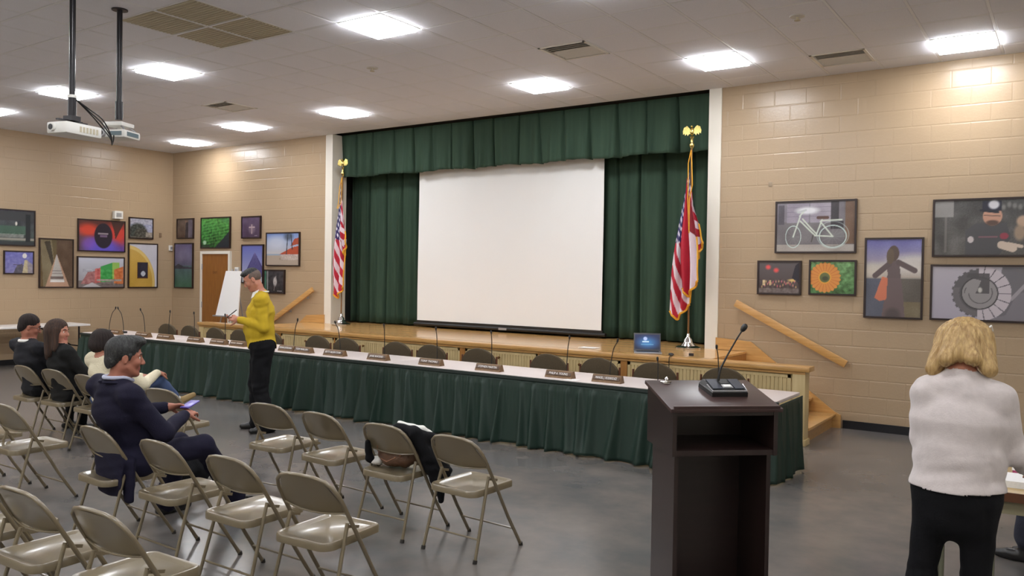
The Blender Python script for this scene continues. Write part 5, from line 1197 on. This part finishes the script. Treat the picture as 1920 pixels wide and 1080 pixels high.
hairy(part(t, 'hair', [('e', P(0, -.022, .046), V3(.087, .104, .092) * hs, M_hairgr, .01, hR), ('e', P(0, .05, .105), V3(.062, .06, .036) * hs, M_hairgr, .03, hR), ('e', P(0, -.075, -.02), V3(.068, .045, .065) * hs, M_hairgr, .02, hR), ('c', P(-.08, .02, .02), P(-.079, .018, -.012), .010, .006, M_hairgr, .01), ('c', P(.08, .02, .02), P(.079, .018, -.012), .010, .006, M_hairgr, .01),
     ('e', P(0, .118, -.01), V3(.095, .068, .092) * hs, M_hairgr, .01, hR, True), ('e', P(0, .03, -.09), V3(.12, .12, .07) * hs, M_hairgr, .01, hR, True)], M_hairgr, .0045), .0018)
n_ = g['neck']
B().tube([tuple(n_ + V3(.087 * math.sin(a), .0 + .09 * math.cos(a), .022 - .035 * max(0, math.cos(a)) + .006)) for a in np.linspace(.3, 2 * PI - .3, 26)], .013, 8).build('shirt_collar', M_shirtb, t, True)
q = B(); 
for s in (-1, 1): q.tube([tuple(n_ + V3(*p)) for p in ((s * .02, -.115, .0), (s * .10, -.07, .0), (s * .125, .03, -.03), (s * .09, .13, -.12), (s * .03, .165, -.28))], [.012, .016, .018, .02, .01], 8, flat=.6)
q.build('lapels', M_navy, t, True)
W0 = Matrix.Translation((11.04, -7.50, 0)) @ Matrix.Rotation(math.radians(-4), 4, 'Z')
o = B().box(-.036, .036, -.075, .075, -.005, .005, Matrix.Translation((.03, .415, .855)) @ Matrix.Rotation(.5, 4, 'Z') @ Matrix.Rotation(.2, 4, 'X'), bev=.004).build('phone', mat('phone_violet', (96, 84, 168), .3), None, 40); o.matrix_world = W0
tag(o, 'violet-lit phone held by the man in the navy suit', 'phone')

# --- three people in the front row
hR = rotm(math.radians(-28), -.28, 0)
J = dict(hipL=(-.10, -.04, .53), hipR=(.10, -.04, .53), knL=(-.14, .42, .52), knR=(.14, .42, .52), anL=(-.14, .36, .10), anR=(.14, .36, .10), shL=(-.20, -.02, .99), shR=(.20, .0, .97), neck=(0, .02, 1.03), head=(.02, .085, 1.19),
         elL=(-.27, .06, .74), elR=(.27, .10, .73), wrL=(-.08, .30, .70), wrR=(.10, .32, .70))
t, g, hR, hs = person('person', 'dark-haired man in charcoal sweater with white collar and glasses at the far left', (7.06, -6.17, 0), 0, lean(J, .36), M_charc, M_blackc, M_skin2, M_leather,
    dict(h=.008, handL=((.5, .8, -.1), (.3, .1, -.8), .5, 1), handR=((-.5, .8, -.1), (-.3, .1, -.8), .5, -1), headR=hR, bulk=1.12, belly=.03, fold=.005))
c = g['head']; P = lambda x, y, z: c + hR @ V3(x, y, z)
hairy(part(t, 'hair', [('e', P(0, -.024, .05), V3(.086, .102, .092), M_hairdk, .01, hR), ('e', P(0, -.07, -.01), V3(.07, .05, .07), M_hairdk, .02, hR), ('e', P(0, .115, -.01), V3(.1, .07, .1), M_hairdk, .01, hR, True), ('e', P(0, .04, -.09), V3(.12, .12, .075), M_hairdk, .01, hR, True)], M_hairdk, .006), .002)
glasses(t, c, hR, 1, M_black)
n_ = g['neck']; B().tube([tuple(n_ + V3(.085 * math.sin(a), .0 + .085 * math.cos(a), .012 - .03 * max(0, math.cos(a)))) for a in np.linspace(.3, 2 * PI - .3, 24)], .018, 8).build('shirt_collar', M_shirt, t, True)

hR = rotm(math.radians(-62), -.02, 0)
J = dict(hipL=(-.10, -.04, .53), hipR=(.10, -.04, .53), knL=(-.14, .42, .52), knR=(.14, .42, .52), anL=(-.14, .40, .10), anR=(.14, .40, .10), shL=(-.18, .02, .97), shR=(.18, -.03, .96), neck=(0, .0, 1.02), head=(.015, .045, 1.165),
         elL=(-.25, .06, .73), elR=(.28, .02, .74), wrL=(-.06, .28, .70), wrR=(.12, .24, .72))
t, g, hR, hs = person('person', 'woman with long brown hair in a black coat, turning her face right', (7.64, -6.13, 0), math.radians(2), lean(J, .36), M_dkcoat, M_blackc, M_skin, M_leather,
    dict(h=.008, handL=((.5, .8, -.1), (.3, .1, -.8), .5, 1), handR=((-.5, .8, -.1), (-.3, .1, -.8), .5, -1), headR=hR, bulk=1.1, fold=.006, arm=1.15, fem=True, ears=False, extra=[((-.02, -.15, .60), (0, -.16, .42), .03, .02, 5.)]))
c = g['head']; P = lambda x, y, z: c + hR @ V3(x, y, z)
hairy(part(t, 'hair', [('e', P(0, -.022, .046), V3(.092, .108, .094), M_hairbr, .02, hR), ('c', P(.078, .02, .03), P(.082, .02, -.17), .03, .03, M_hairbr, .03), ('c', P(-.078, .0, .03), P(-.085, -.01, -.30), .034, .03, M_hairbr, .03), ('c', P(0, -.085, .0), P(-.02, -.10, -.26), .07, .05, M_hairbr, .04), ('c', P(-.05, -.06, .0), P(-.07, -.08, -.30), .05, .04, M_hairbr, .04), ('c', P(.05, -.06, .0), P(.06, -.06, -.22), .05, .04, M_hairbr, .04), ('e', P(0, .125, -.02), V3(.066, .085, .095), M_hairbr, .02, hR, True)], M_hairbr, .006), .003)

hR = rotm(math.radians(-20), -.25, 0)
J = dict(hipL=(-.10, -.02, .52), hipR=(.10, -.02, .52), knL=(-.10, .44, .52), knR=(.05, .50, .66), anL=(-.10, .40, .10), anR=(.02, .80, .40), tipR=(.06, .96, .44), shL=(-.17, .04, .91), shR=(.17, .03, .88), neck=(0, .05, .94), head=(.0, .10, 1.085),
         elL=(-.24, .16, .66), elR=(.27, .22, .66), wrL=(-.02, .42, .70), wrR=(.12, .52, .74))
t, g, hR, hs = person('person', 'woman with short dark hair in a cream sweater and blue jeans, legs crossed', (8.33, -6.12, 0), math.radians(4), lean(J, .34), M_cream, M_jeans, M_skin, M_tanshoe,
    dict(h=.008, handL=((.5, .8, -.1), (.3, .1, -.8), .5, 1), handR=((-.4, .9, -.1), (-.3, .1, -.8), .5, -1), headR=hR, bulk=1.0, fold=.004, arm=1.25, fem=True, ankle=.22, sock=M_shirt, cuff=.055, ears=False))
c = g['head']; P = lambda x, y, z: c + hR @ V3(x, y, z)
hairy(part(t, 'hair', [('e', P(0, -.02, .035), V3(.105, .115, .105), M_hairdk, .02, hR), ('e', P(0, -.05, -.03), V3(.103, .085, .08), M_hairdk, .03, hR), ('c', P(.085, .01, .0), P(.082, .03, -.06), .028, .022, M_hairdk, .03), ('c', P(-.085, .01, .0), P(-.082, .03, -.06), .028, .022, M_hairdk, .03), ('e', P(0, .13, -.03), V3(.07, .08, .09), M_hairdk, .02, hR, True)], M_hairdk, .006), .002)

# --- blonde woman from behind, right foreground
hR = rotm(math.radians(-8), -.42, 0)
J = dict(hipL=(-.08, 0, .90), hipR=(.085, 0, .90), knL=(-.135, .03, .49), knR=(.09, .05, .49), anL=(-.20, -.03, .11), anR=(.02, .02, .11), shL=(-.125, .02, 1.345), shR=(.160, .02, 1.34), neck=(.01, .03, 1.425), head=(.02, .10, 1.555),
         elL=(-.14, .03, 1.13), elR=(.235, .05, 1.09), wrL=(-.10, .27, 1.14), wrR=(.30, .27, .98))
t, g, hR, hs = person('person', 'blonde woman seen from behind in a loose pale grey sweater and black trousers', (15.985, -6.47, -.02), math.radians(4), J, M_greyknit, M_blackc, M_skin, M_leather,
    dict(h=.0055, handL=((.6, .8, .1), (.5, .1, -.7), .5, 1), handR=((.1, .9, -.3), (-.6, .2, -.5), .5, -1), headR=hR, bulk=1.02, waistw=1.05, hipw=.90, cut=(.925, .26, .004), trap=.055, hem=[((0, .0, .90), .13, .128, 1.25), ((0, .0, .80), .128, .124, 1.25)], fold=.0035, seat=.072, arm=1.02, cuff=.062, leg=.94, fem=True, cuffw=1.2))
c = g['head']; P = lambda x, y, z: c + hR @ V3(x, y, z)
hairy(part(t, 'hair', [('e', P(0, -.015, .04), V3(.098, .112, .095), M_hairbl, .02, hR), ('c', P(.06, -.03, .03), P(.112, -.045, -.115), .06, .035, M_hairbl, .04), ('c', P(-.06, -.03, .03), P(-.112, -.045, -.13), .06, .035, M_hairbl, .04), ('c', P(0, -.06, .0), P(-.05, -.105, -.10), .065, .035, M_hairbl, .04), ('c', P(0, -.06, .0), P(.05, -.105, -.09), .065, .035, M_hairbl, .04), ('e', P(0, .13, -.03), V3(.062, .085, .095), M_hairbl, .02, hR, True)], M_hairbl, .005), .004)
B().tube([tuple(P(.088, -.02, .09)), tuple(P(.098, .0, .112)), tuple(P(.10, .035, .10))], .004, 8).build('hair_clip', M_shirt, t, True)

# --- person at the table on the right, only leg in view
hR = rotm(0, -.2, 0)
J = dict(hipL=(-.10, -.02, .53), hipR=(.10, -.02, .53), knL=(-.11, .42, .52), knR=(.10, .42, .52), anL=(-.02, .48, .12), anR=(.12, .40, .12), shL=(-.18, .0, .99), shR=(.18, .0, .99), neck=(0, .02, 1.03), head=(.0, .06, 1.18),
         elL=(-.25, .04, .74), elR=(.25, .04, .74), wrL=(-.08, .22, .62), wrR=(.08, .22, .62))
t, g, hR, hs = person('person', 'seated person in dark jeans and dark shoes at the right edge, only legs visible', (16.66, -4.42, 0), math.radians(80), J, M_charc, M_jeansd, M_skin, M_leather,
    dict(h=.009, handL=((.5, .8, -.1), (.3, .1, -.8), .5, 1), handR=((-.5, .8, -.1), (-.3, .1, -.8), .5, -1), headR=hR, ankle=.12, cuff=.066, leg=1.15))
c = g['head']; P = lambda x, y, z: c + hR @ V3(x, y, z)
part(t, 'hair', [('e', P(0, -.02, .05), V3(.088, .102, .092), M_hairdk, .01, hR), ('e', P(0, .115, -.01), V3(.1, .07, .1), M_hairdk, .01, hR, True)], M_hairdk, .008)
o = copy_tree(fc); o.location = (16.69, -4.42, 0); o.rotation_euler = (0, 0, math.radians(80)); o['label'] = 'beige folding chair under the seated person at the right edge'; o['group'] = 'folding chair at the right edge'

# --- sign-in table on the right
t = thing('folding_table', 'wood-edged folding table at the right edge behind the blonde woman', 'table', (16.55, -5.30, 0), math.radians(4))
B().box(-.80, .80, -.36, .36, .705, .735, bev=.005).build('tabletop', mat('tan_tabletop', (176, 150, 104), .4), t, 40)
B().box(-.80, .80, -.37, -.36, .69, .738).build('edge_band', mat('brown_edge', (92, 56, 34), .4), t)
B().box(-.76, .76, -.345, -.335, .62, .705).build('apron', mat('apron_greige', (132, 124, 98), .6), t)
M_leg = mat('table_leg_grey_green', (112, 112, 94), .4)
for sx in (-1, 1):
    for sy in (-1, 1): B().tube([(sx * .76, sy * .30, .705), (sx * .76, sy * .30, .0)], .018, 10).build('leg', M_leg, t, True)
B().tube([(-.50, -.30, .705), (-.50, -.30, .0)], .02, 10).build('centre_leg', M_leg, t, True)
TT = .7355
t2 = thing('paper_stack', 'stack of white papers on the table at the right edge', 'papers', (16.22, -5.42, TT), .1)
for k in range(6): B().box(-.12 + .003 * k, .16, -.13, .13 - .004 * k, k * .006, k * .006 + .005).build('paper_sheet', M_paper, t2)
t2 = thing('gift_box', 'pink and white box on the table at the right edge', 'box', (16.30, -5.18, TT), -.1)
B().box(-.15, .15, -.08, .08, 0, .10, bev=.004).build('carton', mat('box_pink', (176, 72, 112), .5), t2, 40); B().box(-.152, .06, -.083, .083, .035, .075, bev=.002).build('white_label', M_paper, t2)

# --- bags and jacket
t = thing('handbag', 'slouchy brown leather bag on the seat of a front row folding chair', 'bag', (12.43, -6.27, .448), 0)
b = Body(.005); b.ell((0, -.03, .085), (.175, .11, .09), M_bagbr, .03).ell((-.07, -.02, .12), (.09, .085, .06), M_bagbr, .03).ell((.08, -.02, .10), (.085, .09, .075), M_bagbr, .03).ell((0, -.02, .175), (.09, .03, .03), M_bagbr, .02, neg=True)
link('bag_body', b.mesh('bag_body', .007, [M_bagbr]), t)
B().tube([(-.12, -.10, .10), (-.10, -.135, .15), (-.03, -.14, .175), (.04, -.135, .16), (.10, -.12, .10)], [.014] * 5, 8, flat=.45).tube([(-.13, -.04, .10), (-.09, -.11, .06), (-.02, -.128, .05), (.06, -.125, .09)], [.010] * 4, 8, flat=.5).build('strap', mat('strap_tan', (142, 100, 74), .5), t, True)
t = thing('plastic_wrap', 'crumpled clear plastic bag at the left of the brown leather bag', 'bag', (12.27, -6.36, .448)); b = Body(.005); b.ell((0, 0, .03), (.05, .06, .03), M_white, .02).ell((.03, .0, .045), (.03, .03, .02), M_white, .02); link('film', b.mesh('film', .006, [M_white]), t)
t = thing('jacket', 'black jacket with white lining draped over the right side of a front row chair', 'jacket', (12.45, -6.28, 0))
b = Body(.006)
b.cap((.02, -.175, .755), (.21, -.10, .74), .022, .03, M_blackc, .03).cap((.20, -.13, .72), (.27, .02, .50), .035, .06, M_blackc, .05).cap((.25, -.02, .55), (.30, .06, .32), .05, .035, M_blackc, .05).cap((.24, .05, .66), (.31, .12, .44), .035, .045, M_blackc, .05).cap((.235, -.05, .70), (.24, .05, .66), .04, .035, M_blackc, .05).cap((.29, .08, .42), (.31, .06, .24), .045, .02, M_blackc, .04).cap((.10, -.17, .765), (.20, -.14, .74), .03, .03, M_blackc, .03)
link('jacket_shell', b.mesh('jacket_shell', .007, [M_blackc]), t)
b = Body(.006); b.cap((.07, -.12, .785), (.20, -.03, .745), .016, .02, M_shirt, .03).cap((.20, -.02, .745), (.285, .08, .64), .02, .016, M_shirt, .03).cap((.285, .08, .64), (.31, .12, .55), .016, .012, M_shirt, .03)
link('white_lining', b.mesh('white_lining', .006, [M_shirt]), t)
b = Body(.006); b.cap((-.20, -.15, .62), (-.20, -.13, .50), .022, .026, M_blackc, .02).cap((-.20, -.13, .50), (-.18, -.12, .475), .026, .016, M_blackc, .02); link('hanging_sleeve', b.mesh('hanging_sleeve', .004, [M_blackc]), t)
t = thing('tote_bag', 'black bag with looped handles on the floor by the empty front row chair', 'bag', (10.18, -6.50, 0), .5)
b = Body(.007); b.ell((0, 0, .13), (.22, .12, .13), M_blackc, .03).ell((0, 0, .22), (.18, .08, .05), M_blackc, .04); link('bag_body', b.mesh('bag_body', .008, [M_blackc]), t)
for s in (-1, 1): B().tube(curve([(-.10, s * .05, .22), (-.06, s * .06, .34), (.06, s * .06, .38), (.18, s * .05, .30), (.21, s * .05, .20)]), .010, 8).build('handle', M_leather, t, True)
